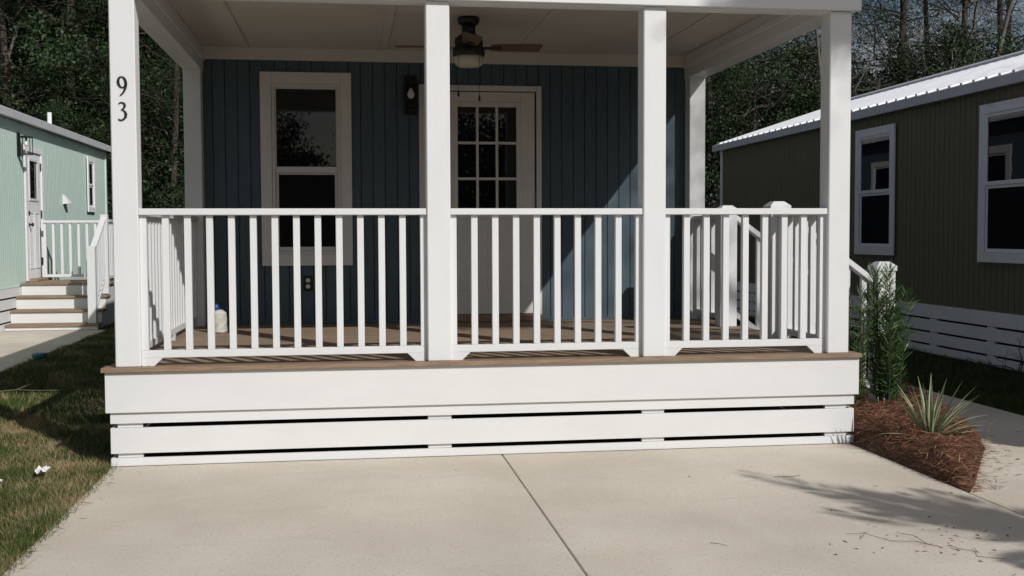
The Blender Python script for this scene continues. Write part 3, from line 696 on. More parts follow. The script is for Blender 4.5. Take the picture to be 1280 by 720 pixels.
for a, b in ((DY0+4, DY0+13.8), (DY1-13.8, DY1-4)):
    pm = MB()
    for q in ((a,10,a+.8,44), (b-.8,10,b,44), (a+.82,43.2,b-.82,44), (a+.82,10,b-.82,10.8)): pm.box(xf+.02, q[0], q[1], xf+.35, q[2], q[3], .1)
    obj('panel', pm, M['white'], md)
for z in (12, 41, 70): obj('hinge', MB().box(xf+.05, DY1+.2, z, xf+.75, DY1+1.2, z+4.5, .05), M['hinge'], md)
for z, r in ((36.5, 1.25), (43.5, 1.2)):
    k = MB(); k.lathe(0, 0, [(r,0),(r,.4),(.5,.5),(.5,1.5),(1.1,1.8),(1.2,2.3),(.8,2.8)] if z < 40 else [(r,0),(r,.5),(.9,.9)], 14)
    k.v = [(xf+z_+.02, DY0+3.2+x, z+y_) for x, y_, z_ in k.v]; obj('door_knob', k, M['black'], md, smooth=True)
cg = _link('door_casing', None, (MX, 455, 3), mc)
for q in ((DY0-4.2,3,DY0-.3,83.6), (DY1+1.3,3,DY1+5.0,83.6), (DY0-.27,79.9,DY1+1.27,83.58)): obj('casing', MB().box(MX-.4, q[0], q[1], MX+.85, q[2], q[3], .06), M['whitefascia'], cg)
obj('threshold', MB().box(MX-1, DY0-1, 2.5, MX+5.5, DY1+3, 4.1, .2), M['deck'], mc)
dv = thing('vent_hood', 'small white vent hood on the mint wall beside the door', 'vent', (MX, 529, 51))
hv = MB(); hv.prism([(0,0),(4.6,0.4),(.4,6.2),(0,6.2)], 1, -3.4, 3.4); hv.v = [(MX+.05+x, 529+y_, 51+z) for x, y_, z in hv.v]; obj('hood', hv, M['white'], dv)
obj('flange', MB().box(MX+.03, 525, 50.2, MX+.25, 533, 58, .05), M['white'], dv)
lantern('black box lantern on the mint wall beside the white door', (MX, 425.5, 82.6), (1,0,0), h=13.5, wd=6., proj_=7.5)
# steps and landing
ms = thing('entry_steps', 'timber steps with white risers and a landing at the mint cottage door', 'steps', (-110, 420, G))
SXL, SXR = MX+1.0, -84.2
for i, (yf_, zt) in enumerate(((389.,-19.2),(400.,-11.9),(411.,-4.6))):
    obj('tread', MB().box(SXL-i*.0, yf_-1.1, zt-1.2, SXR+.8, yf_+10.9, zt, .15), M['nose'], ms)
    obj('riser', MB().box(SXL, yf_, (G if i == 0 else zt-7.25)+.02, SXR, yf_+.8, zt-1.22, .04), M['skirt'], ms)
obj('riser', MB().box(SXL, 422, -4.55, SXR, 422.8, 1.38, .04), M['skirt'], ms)
for i in range(8):
    y = 420.9+5.6*i; obj('deck_board', MB().box(SXL, y, 1.4, SXR+1.2, y+5.45, 2.6, .1), M['nose' if i == 0 else 'deck'], ms)
obj('stringer', MB().prism([(389.9,G+.05),(389.9,-20.5),(400.9,-20.5),(400.9,-13.2),(411.9,-13.2),(411.9,-6),(422.9,-6),(422.9,1.3),(465,1.3),(465,G+.05)], 0, SXR-1.2, SXR-.1), M['skirt'], ms)
rail_run('landing_railing', 'white railing along the back of the mint cottage landing', (MX+3.2, 463), (-84.5, 463), 10, z0=2.62, group='white railings of the mint cottage landing', ht=36.6, feet=(0,0), wt=3., edge=(1.0,.75))
rail_run('landing_railing', 'white railing along the open side of the mint cottage landing', (-85.6, 425), (-85.6, 461), 8, z0=2.62, group='white railings of the mint cottage landing', ht=36.6, feet=(0,0), wt=3.)
hr = thing('stair_railing', 'white sloping handrail with newel on the mint cottage steps', 'railing', (-86, 408, G))
obj('newel', MB().box(-90, 392.2, -19.1, -85.6, 396.6, 24., .15), M['white'], hr)
obj('newel', MB().box(-88.2, 419.6, -4., -84.2, 423.6, 42., .15), M['white'], hr)
obj('top_rail', MB().obar((-86.6,394,23.6), (-86.4,421,40.2), 3.2, 1.4, (1,0,0), .1), M['white'], hr)
obj('bottom_rail', MB().obar((-86.6,396.5,-11), (-86.4,419.5,4.5), 1.4, 1.5, (1,0,0), .06), M['white'], hr)
for i in range(5):
    y = 399.3+4.4*i; z = 23.6+(y-394)*.615; obj('baluster', MB().box(-87.2, y-.7, z-33.6, -85.8, y+.7, z-.8, .06), M['white'], hr)

# ================================================================ planting: bed, shrub, yucca
def leaf_quads(n, base, d, ln, wd, droop=0.):
    """n thin leaves: base (n,3), dir (n,3) unit, length, width -> verts, quad faces (kite)"""
    r = rng.normal(size=(n,3)); side = np.cross(d, r); side /= np.linalg.norm(side, axis=1, keepdims=True)+1e-9
    ln = np.broadcast_to(np.asarray(ln, float), (n,))[:,None]; wd = np.broadcast_to(np.asarray(wd, float), (n,))[:,None]
    mid = base + d*ln*.45; tip = base + d*ln; tip[:,2] -= droop*ln[:,0]
    v = np.stack([base, mid+side*wd/2, tip, mid-side*wd/2], 1).reshape(-1,3)
    f = np.arange(4*n).reshape(n,4); return v, f
def unit(a): return a/(np.linalg.norm(a, axis=1, keepdims=True)+1e-9)
bedbase = thing('planting_bed', 'triangular pine straw bed between the driveway and the side walk', 'flower bed', (195, 0, G))
poly = [(176.7,0.),(176.7,-52.5),(182,-46),(196.5,-24),(206,-10),(214,12),(222,40),(229,66),(229,99),(208.5,99),(208.5,37),(179,37)]
def inpoly(x, y, p):
    ins = np.zeros(len(x), bool); j = len(p)-1
    for i in range(len(p)):
        xi, yi = p[i]; xj, yj = p[j]; c = ((yi > y) != (yj > y)) & (x < (xj-xi)*(y-yi)/(yj-yi+1e-12)+xi); ins ^= c; j = i
    return ins
def edged(x, y, p):
    d = np.full(len(x), 1e9)
    for i in range(len(p)):
        a = np.array(p[i]); b = np.array(p[(i+1)%len(p)]); ab = b-a; t = np.clip(((x-a[0])*ab[0]+(y-a[1])*ab[1])/(ab@ab), 0, 1)
        d = np.minimum(d, np.hypot(x-a[0]-t*ab[0], y-a[1]-t*ab[1]))
    return d
def bump2(x, y): return .5*np.sin(x*.31+y*.17)+.35*np.sin(x*.13-y*.41+1.7)+.3*np.sin(x*.7+.5)*np.sin(y*.61)
def bedz(x, y):
    e = edged(x, y, poly); return np.minimum(.9+e*.75, 4.4+1.2*bump2(x, y)) * np.clip(e/1.2, 0, 1)
nx, ny = 40, 110; gx, gy = np.meshgrid(np.linspace(176.7,229.5,nx), np.linspace(-52.5,99,ny)); fx, fy = gx.ravel(), gy.ravel()
ins = inpoly(fx, fy, poly); zz = np.where(ins, bedz(fx, fy), -1.0)
vv = np.stack([fx-195, fy, zz-.3], 1); q = []
for j in range(ny-1):
    for i in range(nx-1):
        a = j*nx+i; c = (a, a+1, a+nx+1, a+nx)
        if ins[list(c)].any(): q.append(c)
npobj('soil', vv, np.array(q), M['dirt'], bedbase, (195,0,G))
n = 30000; sx = rng.uniform(176,230,n); sy = -53.5+152*rng.random(n)**1.5; k = inpoly(sx, sy, poly); sx, sy = sx[k], sy[k]
n2 = 110; ex = rng.integers(0, 5, n2); ee = np.array([poly[1],poly[2],poly[3],poly[4],poly[5],poly[6]]); tt = rng.random(n2)[:,None]
ep = ee[ex]*(1-tt)+ee[ex+1]*tt + np.abs(rng.normal(0, 3.2, (n2,2)))*np.array([.8,-.45]); sx = np.r_[sx, ep[:,0]]; sy = np.r_[sy, ep[:,1]]
sz = np.where(inpoly(sx, sy, poly), bedz(sx, sy), 0)+.05+rng.random(len(sx))**2*2.2*np.clip(edged(sx,sy,poly)/2,0.02,1); th = rng.uniform(0, 2*np.pi, len(sx)); el = rng.normal(0.08, .38, len(sx))
isout = ~inpoly(sx, sy, poly); el[isout] = .02
d = np.stack([np.cos(th)*np.cos(el), np.sin(th)*np.cos(el), np.sin(el)], 1)
v, f = leaf_quads(len(sx), np.stack([sx-195, sy, sz], 1)-d*1.8, d, rng.uniform(2.,5.,len(sx)), rng.uniform(.08,.19,len(sx)), .05)
v[:,2] = np.maximum(v[:,2], .03)
tag(npobj('pine_straw', v, f, M['straw'], bedbase, (195,0,G)), kind='stuff')
# narrow-leaved shrub
def shrub(label, cx, cy, stems, hgt, spread, group):
    root = thing('narrow_leaf_shrub', label, 'shrub', (cx, cy, G), group); st_ = MB(); B = []; D = []
    for i in range(stems):
        a = rng.uniform(0, 2*np.pi); r = spread*math.sqrt(rng.random()); h = hgt*rng.uniform(.5, 1.0)
        p0 = np.array([r*.4*math.cos(a), r*.4*math.sin(a), 1.0]); p1 = np.array([r*math.cos(a), r*math.sin(a), h]); pm = (p0+p1)/2 + np.array([r*.22*math.cos(a), r*.22*math.sin(a), 0])
        pts = [p0*(1-t)**2+2*pm*t*(1-t)+p1*t*t for t in np.linspace(0,1,7)]
        st_.tube([Vector(p_+np.array([cx,cy,G])) for p_ in pts], [.28-.035*j for j in range(7)], 5)
        m_ = int(h*5.6)
        for t in np.linspace(.16, 1, m_):
            p_ = p0*(1-t)**2+2*pm*t*(1-t)+p1*t*t; az = rng.uniform(0, 2*np.pi); up = rng.uniform(.25, 1.5)+(.8 if t > .93 else 0)
            B.append(p_+rng.normal(0,.15,3)); D.append((math.cos(az), math.sin(az), up))
    B = np.array(B); D = unit(np.array(D)); v, f = leaf_quads(len(B), B, D, rng.uniform(2.6,5.2,len(B)), rng.uniform(.2,.34,len(B)), .06)
    obj('stem', st_, M['bark'], root); npobj('foliage', v, f, M['shrub'], root, (cx,cy,G)); return root
shrub('narrow leaved green shrub close against the right end of the porch', 189, 28., 10, 41, 4.0, 'narrow leaved shrubs in front of the stair')
shrub('taller narrow leaved green shrub in front of the low stair newel', 200.5, 29., 17, 42.5, 5.4, 'narrow leaved shrubs in front of the stair')
sp = thing('weed_sprout', 'tiny green grass sprout at the front tip of the pine straw bed', 'weed', (184, -38, G))
B = np.zeros((14,3))+np.array([0,0,.8]); D = unit(np.c_[rng.normal(0,.5,(14,2)), np.ones(14)]); v, f = leaf_quads(14, B, D, rng.uniform(2,4,14), .22); npobj('blades', v, f, M['shrub'], sp, (184,-38,G))
# variegated yucca: every leaf its own object
yx, yy = 187.6, -17.5; yz = G+4.6
yu = thing('yucca', 'variegated yucca with cream striped sword leaves in the pine straw', 'plant', (yx, yy, yz))
def yleaf(az, el, ln, wd, droop):
    mb = MB(); n = 8; a = math.radians(az); e = math.radians(el); p = Vector((yx+.7*math.cos(a), yy+.7*math.sin(a), yz-.6)); hor = Vector((math.cos(a), math.sin(a), 0)); sd_ = Vector((-math.sin(a), math.cos(a), 0))
    rows = []; ang = e
    for i in range(n+1):
        t = i/n; w_ = wd*(.75+.5*t if t < .35 else 1)*min(1, (1-t)*2.4+.06)
        up = Vector((-math.sin(ang)*hor.x, -math.sin(ang)*hor.y, math.cos(ang)))
        cup = up*(.16*w_); rows.append([p-sd_*w_/2+cup, p-sd_*w_*.24, p+sd_*w_*.24, p+sd_*w_/2+cup])
        p = p + (hor*math.cos(ang)+Vector((0,0,1))*math.sin(ang))*(ln/n); ang -= math.radians(droop)*(.35+1.3*t)/n
    vs = [q for r in rows for q in r]
    for i in range(n):
        for k in range(3): pass
    fs = [(i*4+k, i*4+k+1, i*4+k+5, i*4+k+4) for i in range(n) for k in range(3)]
    mb.add(vs, fs); mb.m = [0 if (j % 3) == 1 else 1 for j in range(len(fs))]
    return obj('leaf', mb, [M['yuccag'], M['yuccac']], yu, (yx,yy,yz), smooth=True, fix=False)
Y = [(175,72,19,1.0,10),(150,78,18,1.0,14),(200,66,17,.95,16),(110,80,20,1.1,8),(60,82,21,1.1,6),(85,76,18,1,8),(20,74,20,1.05,8),(0,64,21,1.05,8),(-15,58,19,1.,14),(8,46,19,1.,22),(-6,34,20,1.,40),
     (-10,24,17,1.,30),(-30,30,17,.95,22),(-12,14,16,.9,12),(25,36,17,.9,20),(180,14,17,.8,24),(190,50,13,.9,30),(230,62,14,1,16),(250,70,15,1,14),(280,74,16,1.05,10),(300,62,14,1,14),(320,52,15,1,20),(270,50,11,.9,24),(235,44,11,.9,22),(165,58,16,.95,18),(130,62,16,.95,16),(205,8,12,.8,5)]
Y += [(rng.uniform(0,360), rng.uniform(40,80), rng.uniform(15,22), rng.uniform(.8,1.), rng.uniform(8,40)) for _ in range(12)]
for a in Y: yleaf(a[0], a[1], a[2]*.73, a[3]*.82, a[4])

# ================================================================ grass
def grass(name, label, regions, m):
    V = []; F = []; o = 0
    for x0, x1, y0, y1, n, hmin, hmax, wd in regions:
        x = rng.uniform(x0, x1, n); yv = rng.uniform(y0, y1, n); h = rng.uniform(hmin, hmax, n)*(1+.35*bump2(x*.6, yv*.6)); th = rng.uniform(0, 2*np.pi, n); lean = np.abs(rng.normal(0, .75, n))*h
        cx, sy_ = np.cos(th), np.sin(th); ph = rng.uniform(0, 2*np.pi, n); w_ = wd*rng.uniform(.6, 1.3, n)
        b0 = np.stack([x+np.cos(ph)*w_/2, yv+np.sin(ph)*w_/2, np.zeros(n)-.9], 1); b1 = np.stack([x-np.cos(ph)*w_/2, yv-np.sin(ph)*w_/2, np.zeros(n)-.9], 1)
        tp = np.stack([x+cx*lean, yv+sy_*lean, h-.9], 1); v = np.stack([b0, b1, tp], 1).reshape(-1,3); V.append(v); F.append(np.arange(3*n).reshape(n,3)+o); o += 3*n
    return tag(npobj(name, np.concatenate(V), np.concatenate(F), m, None, (0,0,G)), label, 'grass', kind='stuff')
grass('lawn_grass', 'patchy green and straw lawn between driveway and mint cottage', [(-60,.9,-130,-20,80000,.9,2.2,.22),(-75,.9,-20,80,85000,.9,2.3,.22),(-78.8,.6,80,390,80000,1,2.4,.28),(-110,.5,390,720,30000,1.2,3,.5),(-2.5,2.6,-130,-1,4200,1.0,3.0,.16)], M['grass'])
grass('dry_grass', 'straw coloured dead grass along the left edge of the driveway', [(-9,1.2,-135,-2,5200,.7,2.0,.2),(-22,0,-40,6,2600,.7,2.0,.2),(-14,2.5,-100,-70,1600,.8,2.4,.2)], M['drygrass'])
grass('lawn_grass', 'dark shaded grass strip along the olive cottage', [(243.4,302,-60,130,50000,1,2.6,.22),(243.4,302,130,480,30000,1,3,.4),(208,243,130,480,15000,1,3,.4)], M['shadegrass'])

# ================================================================ litter
def scrap(nm, label, cat, x, y, rx, ry_, m, h=.5, z=0.):
    mb = MB(); nx_, ny_ = 7, 5; vs = []; fs = []
    for j in range(ny_):
        for i in range(nx_): vs.append((x+rx*(i/(nx_-1)-.5)*(1+random.uniform(-.2,.2)), y+ry_*(j/(ny_-1)-.5)*(1+random.uniform(-.2,.2)), G+z+.9+h*random.random()))
    for j in range(ny_-1):
        for i in range(nx_-1): a = j*nx_+i; fs.append((a,a+1,a+nx_+1,a+nx_))
    mb.add(vs, fs); return tag(obj(nm, mb, m), label, cat)
scrap('paper_scrap', 'larger crumpled white paper scrap on the lawn near the driveway', 'litter', -11.4, -9.5, 2.4, 4.2, M['paper'], 1.0, .6)
scrap('paper_scrap', 'flat white paper scrap on the lawn at the left edge', 'litter', -18.6, -19., 3.6, 2.6, M['paper'], .5, .7)
tag(obj('plastic_disc', MB().lathe(-76, 238, [(2.6,G+.6),(3.0,G+.9),(3.0,G+2.4),(2.6,G+2.6),(.3,G+2.2)], 20), M['teal'], smooth=True), 'round teal plastic disc lying in the shaded grass', 'disc')
def twig(label, pts, r=.06, group='dry twigs on the concrete', cat='twig'):
    mb = MB()
    for seg in pts: mb.tube([(x, y, G+r+.03+z) for x, y, z in seg], [r*(1-.5*i/len(seg)) for i in range(len(seg))], 5)
    return tag(obj('twig', mb, M['twig']), label, cat, group)
twig('forked dry twig on the driveway in front of the palm shadow', [[(150.5,-89,0),(147.5,-86.3,.3),(144.,-84.6,.1),(141.2,-80.6,.4),(138.6,-79.2,.1)], [(149,-87.7,.1),(148.6,-83.5,.5),(147.2,-80.2,.2)], [(141.2,-80.6,.4),(139.6,-82.6,.1)]])
twig('kinked dry twig nearest the bottom right of the driveway', [[(152,-88.5,.1),(152.5,-91,.2),(154.5,-93,.1),(153.4,-95,0),(157,-97,0)], [(154.5,-93,.1),(155.2,-91,.2)]])
twig('small curled twig on the driveway left of the forked twig', [[(113.6,-81.,.1),(114.6,-82.4,.3),(116,-82.8,0)]])
twig('thin straw on the driveway above the palm shadow', [[(143.5,-33.5,0),(146.5,-34.2,.1),(149.5,-33.,0)]], .07)
twig('dry stem standing out of the pine straw bed beside the yucca', [[(206,-8,0),(209,-6,1.2),(210.5,-4,4),(211,-3,6.2)], [(210.5,-4,4),(213,-3.5,5.5)]], .09)
# leaf crumbs and stray pine needles on the concrete
xs = np.r_[rng.uniform(177, 236, 160), rng.normal(152, 9, 70), rng.uniform(20, 176, 14)]; ys = np.r_[rng.uniform(-75, 20, 160), rng.normal(-86, 6, 70), rng.uniform(-110, -2, 14)]
k = ~inpoly(xs, ys, poly); xs, ys = xs[k], ys[k]; n = len(xs); th = rng.uniform(0, 2*np.pi, n); d = np.stack([np.cos(th), np.sin(th), np.full(n,.03)], 1)
v, f = leaf_quads(n, np.stack([xs, ys, np.full(n,.08)], 1), d, rng.uniform(.3,1.5,n), rng.uniform(.07,.5,n)*.8); v[:,2] = np.clip(v[:,2], .03, .4)
tag(npobj('leaf_litter', v, f, M['straw'], None, (0,0,G)), 'brown leaf crumbs and pine needles scattered on the concrete', 'leaf litter', kind='stuff')
n = 160; xs = rng.normal(2.2, 2.2, n); ys = rng.uniform(-110, -3, n); th = rng.normal(2.9, .5, n); d = np.stack([np.cos(th), np.sin(th), np.full(n,.05)], 1)
v, f = leaf_quads(n, np.stack([xs, ys, np.full(n,.1)], 1), d, rng.uniform(1.5,4,n), .1); v[:,2] = np.clip(v[:,2], .04, 1)
tag(npobj('dry_needles', v, f, M['straw'], None, (0,0,G)), 'dry pine needles along the left edge of the driveway', 'leaf litter', kind='stuff')
v, f = leaf_quads(60, np.c_[rng.uniform(8,172,60), rng.uniform(-.4,4.5,60), np.full(60,.05)], unit(np.c_[rng.normal(0,1,(60,2)), np.full(60,.05)]), rng.uniform(.3,1.4,60), .14)
v[:,2] = np.clip(v[:,2], .03, .3); tag(npobj('deck_litter', v, f, M['straw'], None, (0,0,0)), 'crumbs of dry leaf on the deck edge below the front railing', 'leaf litter', kind='stuff')

# ================================================================ trees
def limb(mb, p, d, ln, r, depth, tips, bend=.25, n=5, kids_=3, gravity=0.):
    p = np.array(p, float); d = np.array(d, float); d /= np.linalg.norm(d); pts = [p.copy()]; ds = [d.copy()]
    for i in range(n):
        d = d + rng.normal(0, bend/2, 3); d[2] += gravity; d /= np.linalg.norm(d); p = p+d*ln/n; pts.append(p.copy()); ds.append(d.copy())
    rr = [r*(1-.65*i/n) for i in range(n+1)]
    mb.tube([Vector(q) for q in pts], rr, 6 if r > 1.2 else 4, cap=False)
    tips.append(pts[-1])
    if depth > 0:
        for k in range(kids_):
            i = rng.integers(1, n+1); a = rng.normal(0, 1, 3); a -= ds[i]*a.dot(ds[i]); a /= np.linalg.norm(a)+1e-9
            limb(mb, pts[i], ds[i]*.65+a*rng.uniform(.5,.95), ln*rng.uniform(.45,.7), rr[i]*.6, depth-1, tips, bend*1.1, max(3,n-1), kids_, gravity)
def build_tree(name, label, cat, kind, group, height, loc):
    root = thing(name, label, cat, loc, group); tr = MB(); br = MB(); tips = []
    if kind == 'oak':
        limb(tr, (0,0,-2), (0,0,1), height*.8, height*.022, 0, [], .10, 7)
        for i in range(12):
            z = height*rng.uniform(.12, .78); a = rng.uniform(0, 2*np.pi); limb(br, (0,0,z), (math.cos(a), math.sin(a), rng.uniform(.15,.9)), height*rng.uniform(.18,.32), height*.008, 2, tips, .35)
        C = np.array(tips)+rng.normal(0, 8, (len(tips),3)); per = 170; sz = (2.6, 4.8); wd = .62
        cl = np.repeat(C, per, 0)+rng.normal(0, 1, (len(C)*per,3))*np.array([10,10,6.5]); m = M['leafA']
        D = unit(rng.normal(0,1,cl.shape)+np.array([0,0,.15])); L_ = rng.uniform(*sz, len(cl)); v, f = leaf_quads(len(cl), cl, D, L_, L_*wd, .05); bark = M['bark']
    elif kind == 'pine':
        limb(tr, (0,0,-2), (rng.normal(0,.02),rng.normal(0,.02),1), height, height*.0068, 0, [], .03, 9)
        for i in range(64):
            t = .09+.89*rng.random()**1.5; a = rng.uniform(0, 2*np.pi); ln = height*(.15*(1-t)+.04)*rng.uniform(.5,1.2)
            limb(br, (0,0,height*t), (math.cos(a), math.sin(a), rng.uniform(-.1,.4)), ln, (.85*(1-t)+.3)*(1 if t > .2 else .6), 1, tips, .3, gravity=.03)
        C = np.array(tips); per = 130; cl = np.repeat(C, per, 0)+rng.normal(0, 1, (len(C)*per,3))*np.array([9.,9.,6.5])
        D = unit((cl-np.repeat(C, per, 0))*.35+rng.normal(0,1,cl.shape)+np.array([0,0,.5])); v, f = leaf_quads(len(cl), cl, D, rng.uniform(5,9,len(cl)), rng.uniform(.35,.7,len(cl)), .12); m = M['pine']; bark = M['pinebark']
    elif kind == 'bush':
        for i in range(9):
            a = rng.uniform(0, 2*np.pi); limb(tr, (rng.normal(0,4),rng.normal(0,4),-1), (math.cos(a)*.5, math.sin(a)*.5, 1), height*rng.uniform(.5,.85), 1.6, 2, tips, .4)
        C = np.array(tips); per = 100; cl = np.repeat(C, per, 0)+rng.normal(0, 1, (len(C)*per,3))*np.array([12,12,9]); cl[:,2] = np.maximum(cl[:,2], 2)
        D = unit(rng.normal(0,1,cl.shape)); L_ = rng.uniform(2.,3.7,len(cl)); v, f = leaf_quads(len(cl), cl, D, L_, L_*.6, .05); m = M['leafB']; bark = M['bark']
    elif kind == 'bare':
        limb(tr, (0,0,-2), (.06,0,1), height*.9, height*.012, 0, [], .12, 8)
        for i in range(16):
            z = height*rng.uniform(.15,.85); a = rng.uniform(0,2*np.pi); limb(br, (0.03*z,0,z), (math.cos(a),math.sin(a),rng.uniform(.0,1)), height*rng.uniform(.15,.3), height*.004, 3, tips, .5, kids_=3)
        v = None; bark = M['greybark']
    obj('trunk', tr, bark, root, loc, smooth=True, fix=False) if False else None
    def local(nm, mb): mb.v = [(x+loc[0], y_+loc[1], z+loc[2]) for x,y_,z in mb.v]; o = obj(nm, mb, bark, root, loc, smooth=True, fix=False); return tag(o, kind='stuff') if nm == 'branches' else o
    local('trunk', tr)
    if br.v: local('branches', br)
    if v is not None: npobj('crown', v, f, m, root, loc)
    return root
GL, GR, GB = 'woods behind the mint cottage', 'woods behind the olive cottage', 'trees across the road behind the viewpoint'
LAB = dict(oakL='leafy broad-leaved tree in the dark woods behind the mint cottage', oakR='leafy broad-leaved tree in the woods behind the olive cottage', pineL='tall thin trunked pine in the dark woods behind the mint cottage',
           pineR='tall pine with dark trunk and open crown behind the olive cottage', bushL='dark evergreen bush under the trees behind the mint cottage', bushR='dark evergreen bush under the trees behind the olive cottage', bareL='bare grey branched tree in front of the dark woods on the left', bareR='bare pale branched tree among the pines on the right')
def plant(kind, n_proto, name, height, spots, grp):
    side = 'L' if grp == GL else 'R'; g = (name.replace('_', ' ')+'s').replace('shs', 'shes')+' in the '+grp
    for i, sp_ in enumerate(spots):
        x, y_, s_ = sp_[:3]; lab = sp_[3] if len(sp_) > 3 else LAB[kind+side]; gg = None if len(sp_) > 3 else g; key = (kind, i % n_proto)
        if key not in PROT:
            PROT[key] = build_tree(name, lab, 'bush' if kind == 'bush' else 'tree', kind, g, height, (x, y_, G)); PROT[key].scale = (s_,)*3
        else:
            tree_copy(PROT[key], (x, y_, G), lab, g, rng.uniform(0, 6.28), s_)
PROT = {}
plant('oak', 4, 'broadleaf_tree', 330, [(-300,820,1),(-195,800,.95),(-120,870,1.05),(-40,840,.9),(-390,880,1.1),(-250,940,1.15),(-130,1000,1.2),(-60,960,1.1),(-330,1020,1.2),(-180,760,.6)], GL)
plant('oak', 4, 'broadleaf_tree', 330, [(345,760,.8),(430,715,.68),(530,740,.74),(645,715,.7),(590,760,.8),(720,760,.72),(745,1010,.8),(400,1020,.9),(840,900,.9),(800,770,.66),(590,900,.75)], GR)
plant('pine', 3, 'pine_tree', 620, [(566,760,1.,'dark straight pine trunk above the olive roof beside a gap of pale sky'),(603,800,1.05,'second dark pine trunk right of the sky gap above the olive roof'),(385,720,.9),(440,790,1),(497,905,.95),(662,800,1.05,'pine standing behind the olive roof near the right corner'),(700,900,.95),(478,1040,1.),(782,900,1.),(830,960,1.),(540,1100,1)], GR)
plant('pine', 3, 'pine_tree', 620, [(-99,740,.8,'slim pine trunk between the left corner post and the back wall post'),(-183,776,1.1,'thick pine trunk rising behind the vent pipe of the mint roof'),(-222,735,.9,'pine trunk wrapped in bare branches at the far left'),(-30,800,1),(-345,870,1)], GL)
plant('bush', 2, 'evergreen_bush', 130, [(-170,775,.9),(-110,775,1.1),(-60,745,1.),(-230,800,1.1),(-290,830,1.3),(-20,790,1.2),(-190,850,1.5),(-370,800,1.3)], GL)
plant('bush', 2, 'evergreen_bush', 130, [(300,640,.9),(350,690,1.1),(400,730,1.2),(460,700,1.1),(540,760,1.3),(620,780,1.3),(700,800,1.3),(330,800,1.4)], GR)
plant('bare', 2, 'bare_tree', 300, [(-262,735,.9),(-318,750,1.)], GL)
plant('bare', 2, 'bare_tree', 300, [(600,690,1.1,'bare pale branched tree above the middle of the olive roof'),(470,690,.9,'bare pale branched tree beside the right corner post')], GR)
# far woods: one mass of leaves beyond the trees
def mass(label, x0, x1, y0, y1, zmax, n, m, per=70, sg=24, lo=5, hi=10):
    x = rng.uniform(x0, x1, n); yv = rng.uniform(y0, y1, n); top = zmax*(.8+.22*np.sin(x*.012)+.14*np.sin(x*.045+1)); z = top*rng.random(n)**.8
    B = np.repeat(np.stack([x, yv, z], 1), per, 0)+rng.normal(0, 1, (n*per,3))*np.array([sg,sg,sg*.62]); B[:,2] = np.maximum(B[:,2], 0)
    D = unit(rng.normal(0,1,B.shape)); L_ = rng.uniform(lo,hi,n*per); v, f = leaf_quads(n*per, B, D, L_, L_*.65)
    return tag(npobj('far_woods', v, f, m, None, (0,0,G)), label, 'woods', kind='stuff')
mass('dense dark woods closing the view behind the left trees', -900, 330, 1060, 1350, 600, 2600, M['leafB'])
mass('bushy tree line across the road, mirrored in the porch glass', -300, -8, -880, -800, 218, 620, M['leafB'], 170, 11, 3, 6)
mass('low bushes across the road, mirrored in the porch glass', -40, 24, -880, -810, 158, 110, M['leafB'], 170, 10, 3, 6)
mass('bushy tree line across the road right of the drive, mirrored in the door glass', 150, 700, -980, -900, 225, 560, M['leafB'], 150, 20, 4, 8)
mass('far dark woods low behind the trees on the right', 330, 1500, 1120, 1450, 235, 3600, M['leafB'])
# trees across the road behind the viewpoint, seen only mirrored in the glass
for i, (x, y_, s_) in enumerate(((-95,-760,1.35),(-150,-770,1.4),(190,-800,1.5),(225,-780,1.5),(265,-830,1.75),(350,-840,1.8),(440,-860,1.7),(540,-880,1.8))):
    tree_copy(PROT[('bush',i % 2)], (x, y_, G), 'dense bush across the road mirrored in the porch glass', 'bushes mirrored in the porch glass', .4+i, s_)
tree_copy(PROT[('oak',1)], (-330, -900, G), 'leafy tree across the road mirrored in the porch glass', 'trees mirrored in the porch window', 1.4, .8)
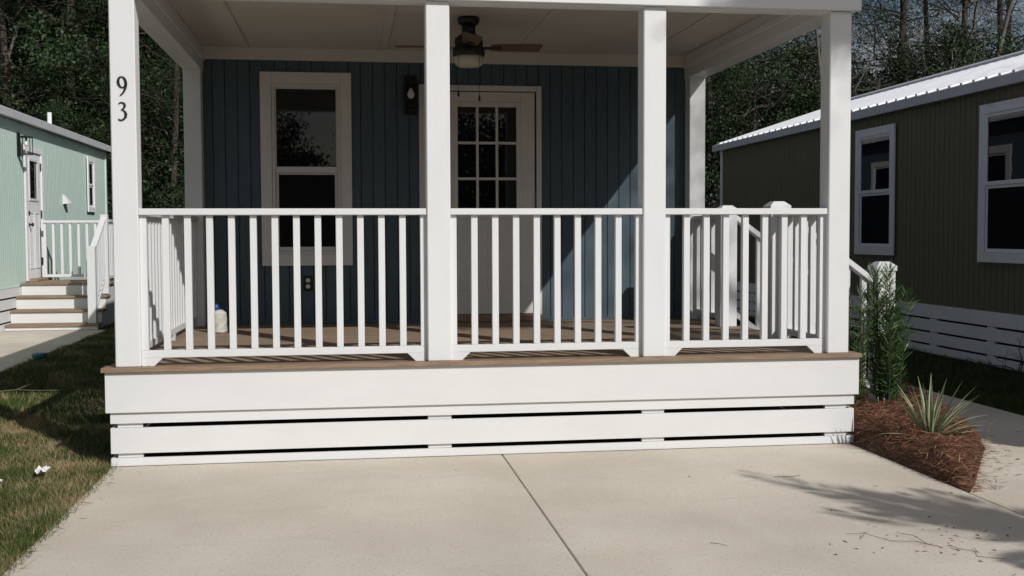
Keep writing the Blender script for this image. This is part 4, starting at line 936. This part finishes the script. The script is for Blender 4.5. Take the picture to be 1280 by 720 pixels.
# small palm right of the viewpoint: casts the frond shadow on the driveway
px_, py_ = 247., -203.; pl = thing('palm_tree', 'small palm right of the driveway casting the frond shadow', 'palm', (px_, py_, G))
pm = MB(); pm.tube([(px_+.5*math.sin(i), py_, G+i*8) for i in range(11)], [3.4-.08*i for i in range(11)], 9); obj('trunk', pm, M['bark'], pl)
def frond(az, el, ln, droop, lw=13.):
    a = math.radians(az); ang = math.radians(el); p = np.array([0,0,78.]); B = []; D = []; W = []; pts = []
    for i in range(15):
        dr_ = np.array([math.cos(a)*math.cos(ang), math.sin(a)*math.cos(ang), math.sin(ang)]); pts.append(p.copy())
        sd_ = np.array([-math.sin(a), math.cos(a), 0]); t = i/14
        for s_ in (-1,1):
            for q in (0, .5):
                if t > .12: B.append(p+dr_*ln/15*q); D.append(dr_*.8+sd_*s_*.75+np.array([0,0,-.15])); W.append(lw*math.sin(math.pi*(.12+.82*t))+2)
        p = p+dr_*ln/15; ang -= math.radians(droop)/15
    B = np.array(B); v, f = leaf_quads(len(B), B, unit(np.array(D)), np.array(W), 1.4); o = npobj('frond', v, f, M['palm'], pl, (px_,py_,G))
    obj('rachis', MB().tube([Vector(q)+Vector((px_,py_,G)) for q in pts], [.5-.028*i for i in range(15)], 5, cap=False), M['palm'], o)
for a in ((122,84,58,6),(122,70,44,10),(302,85,48,6),(122,56,36,14),(85,80,36,20),(165,80,36,20),(302,66,38,20),(122,38,28,20),(50,55,26,50),(200,50,26,50),(75,68,36,24),(170,68,38,24),(130,62,40,16)): frond(*a, 9.)
# bare twiggy shrub at the right edge by the olive skirt
bs = thing('bare_shrub', 'leafless dark twiggy shrub by the olive cottage skirt at the right edge', 'shrub', (297, 119, G)); bm_ = MB(); tips = []
for i in range(4): limb(bm_, (297+rng.normal(0,1), 119+rng.normal(0,1), G), (rng.normal(0,.4), rng.normal(0,.5), 1), 15, .3, 2, tips, .6)
obj('twigs', bm_, M['bark'], bs)

# added tree out of view, placed so that one limb of it shades the top of the right corner post
ot = thing('shadow_caster_tree', 'added tree out of view whose limb shades the right corner post', 'tree', (500, -330, G))
obj('trunk', MB().tube([(500+3*math.sin(i*1.3), -330+2*math.cos(i), G+i*42) for i in range(11)], [9-.6*i for i in range(11)], 9), M['bark'], ot)
tag(obj('branches', MB().tube([(500,-330,G+300),(450,-333,330),(405,-330,352),(380,-330,364)], [3.5,2.4,1.6,.8], 6).tube([(500,-330,G+350),(560,-360,380),(610,-380,400)], [3.5,2.2,1.], 6), M['bark'], ot), kind='stuff')
cl = np.concatenate([rng.normal(0,1,(3800,3))*np.array([8.5,5.,3.])+np.array([371.,-330.,350.5]), rng.normal(0,1,(3500,3))*np.array([34,34,22])+np.array([600.,-375.,405.]), rng.normal(0,1,(4000,3))*np.array([45,45,25])+np.array([510.,-330.,430.])])
v, f = leaf_quads(len(cl), cl-np.array([500,-330,G]), unit(rng.normal(0,1,cl.shape)), 4.5, 2.4); npobj('crown', v, f, M['leafA'], ot, (500,-330,G))
twig('grey dry stick lying across the sunlit lawn at the left edge', [[(-62,123,1.2),(-54,125,1.6),(-47,124,1.3),(-38,125,1.1)],[(-54,125,1.6),(-50,128,3.)]], .16, group='sticks on the lawn', cat='stick')
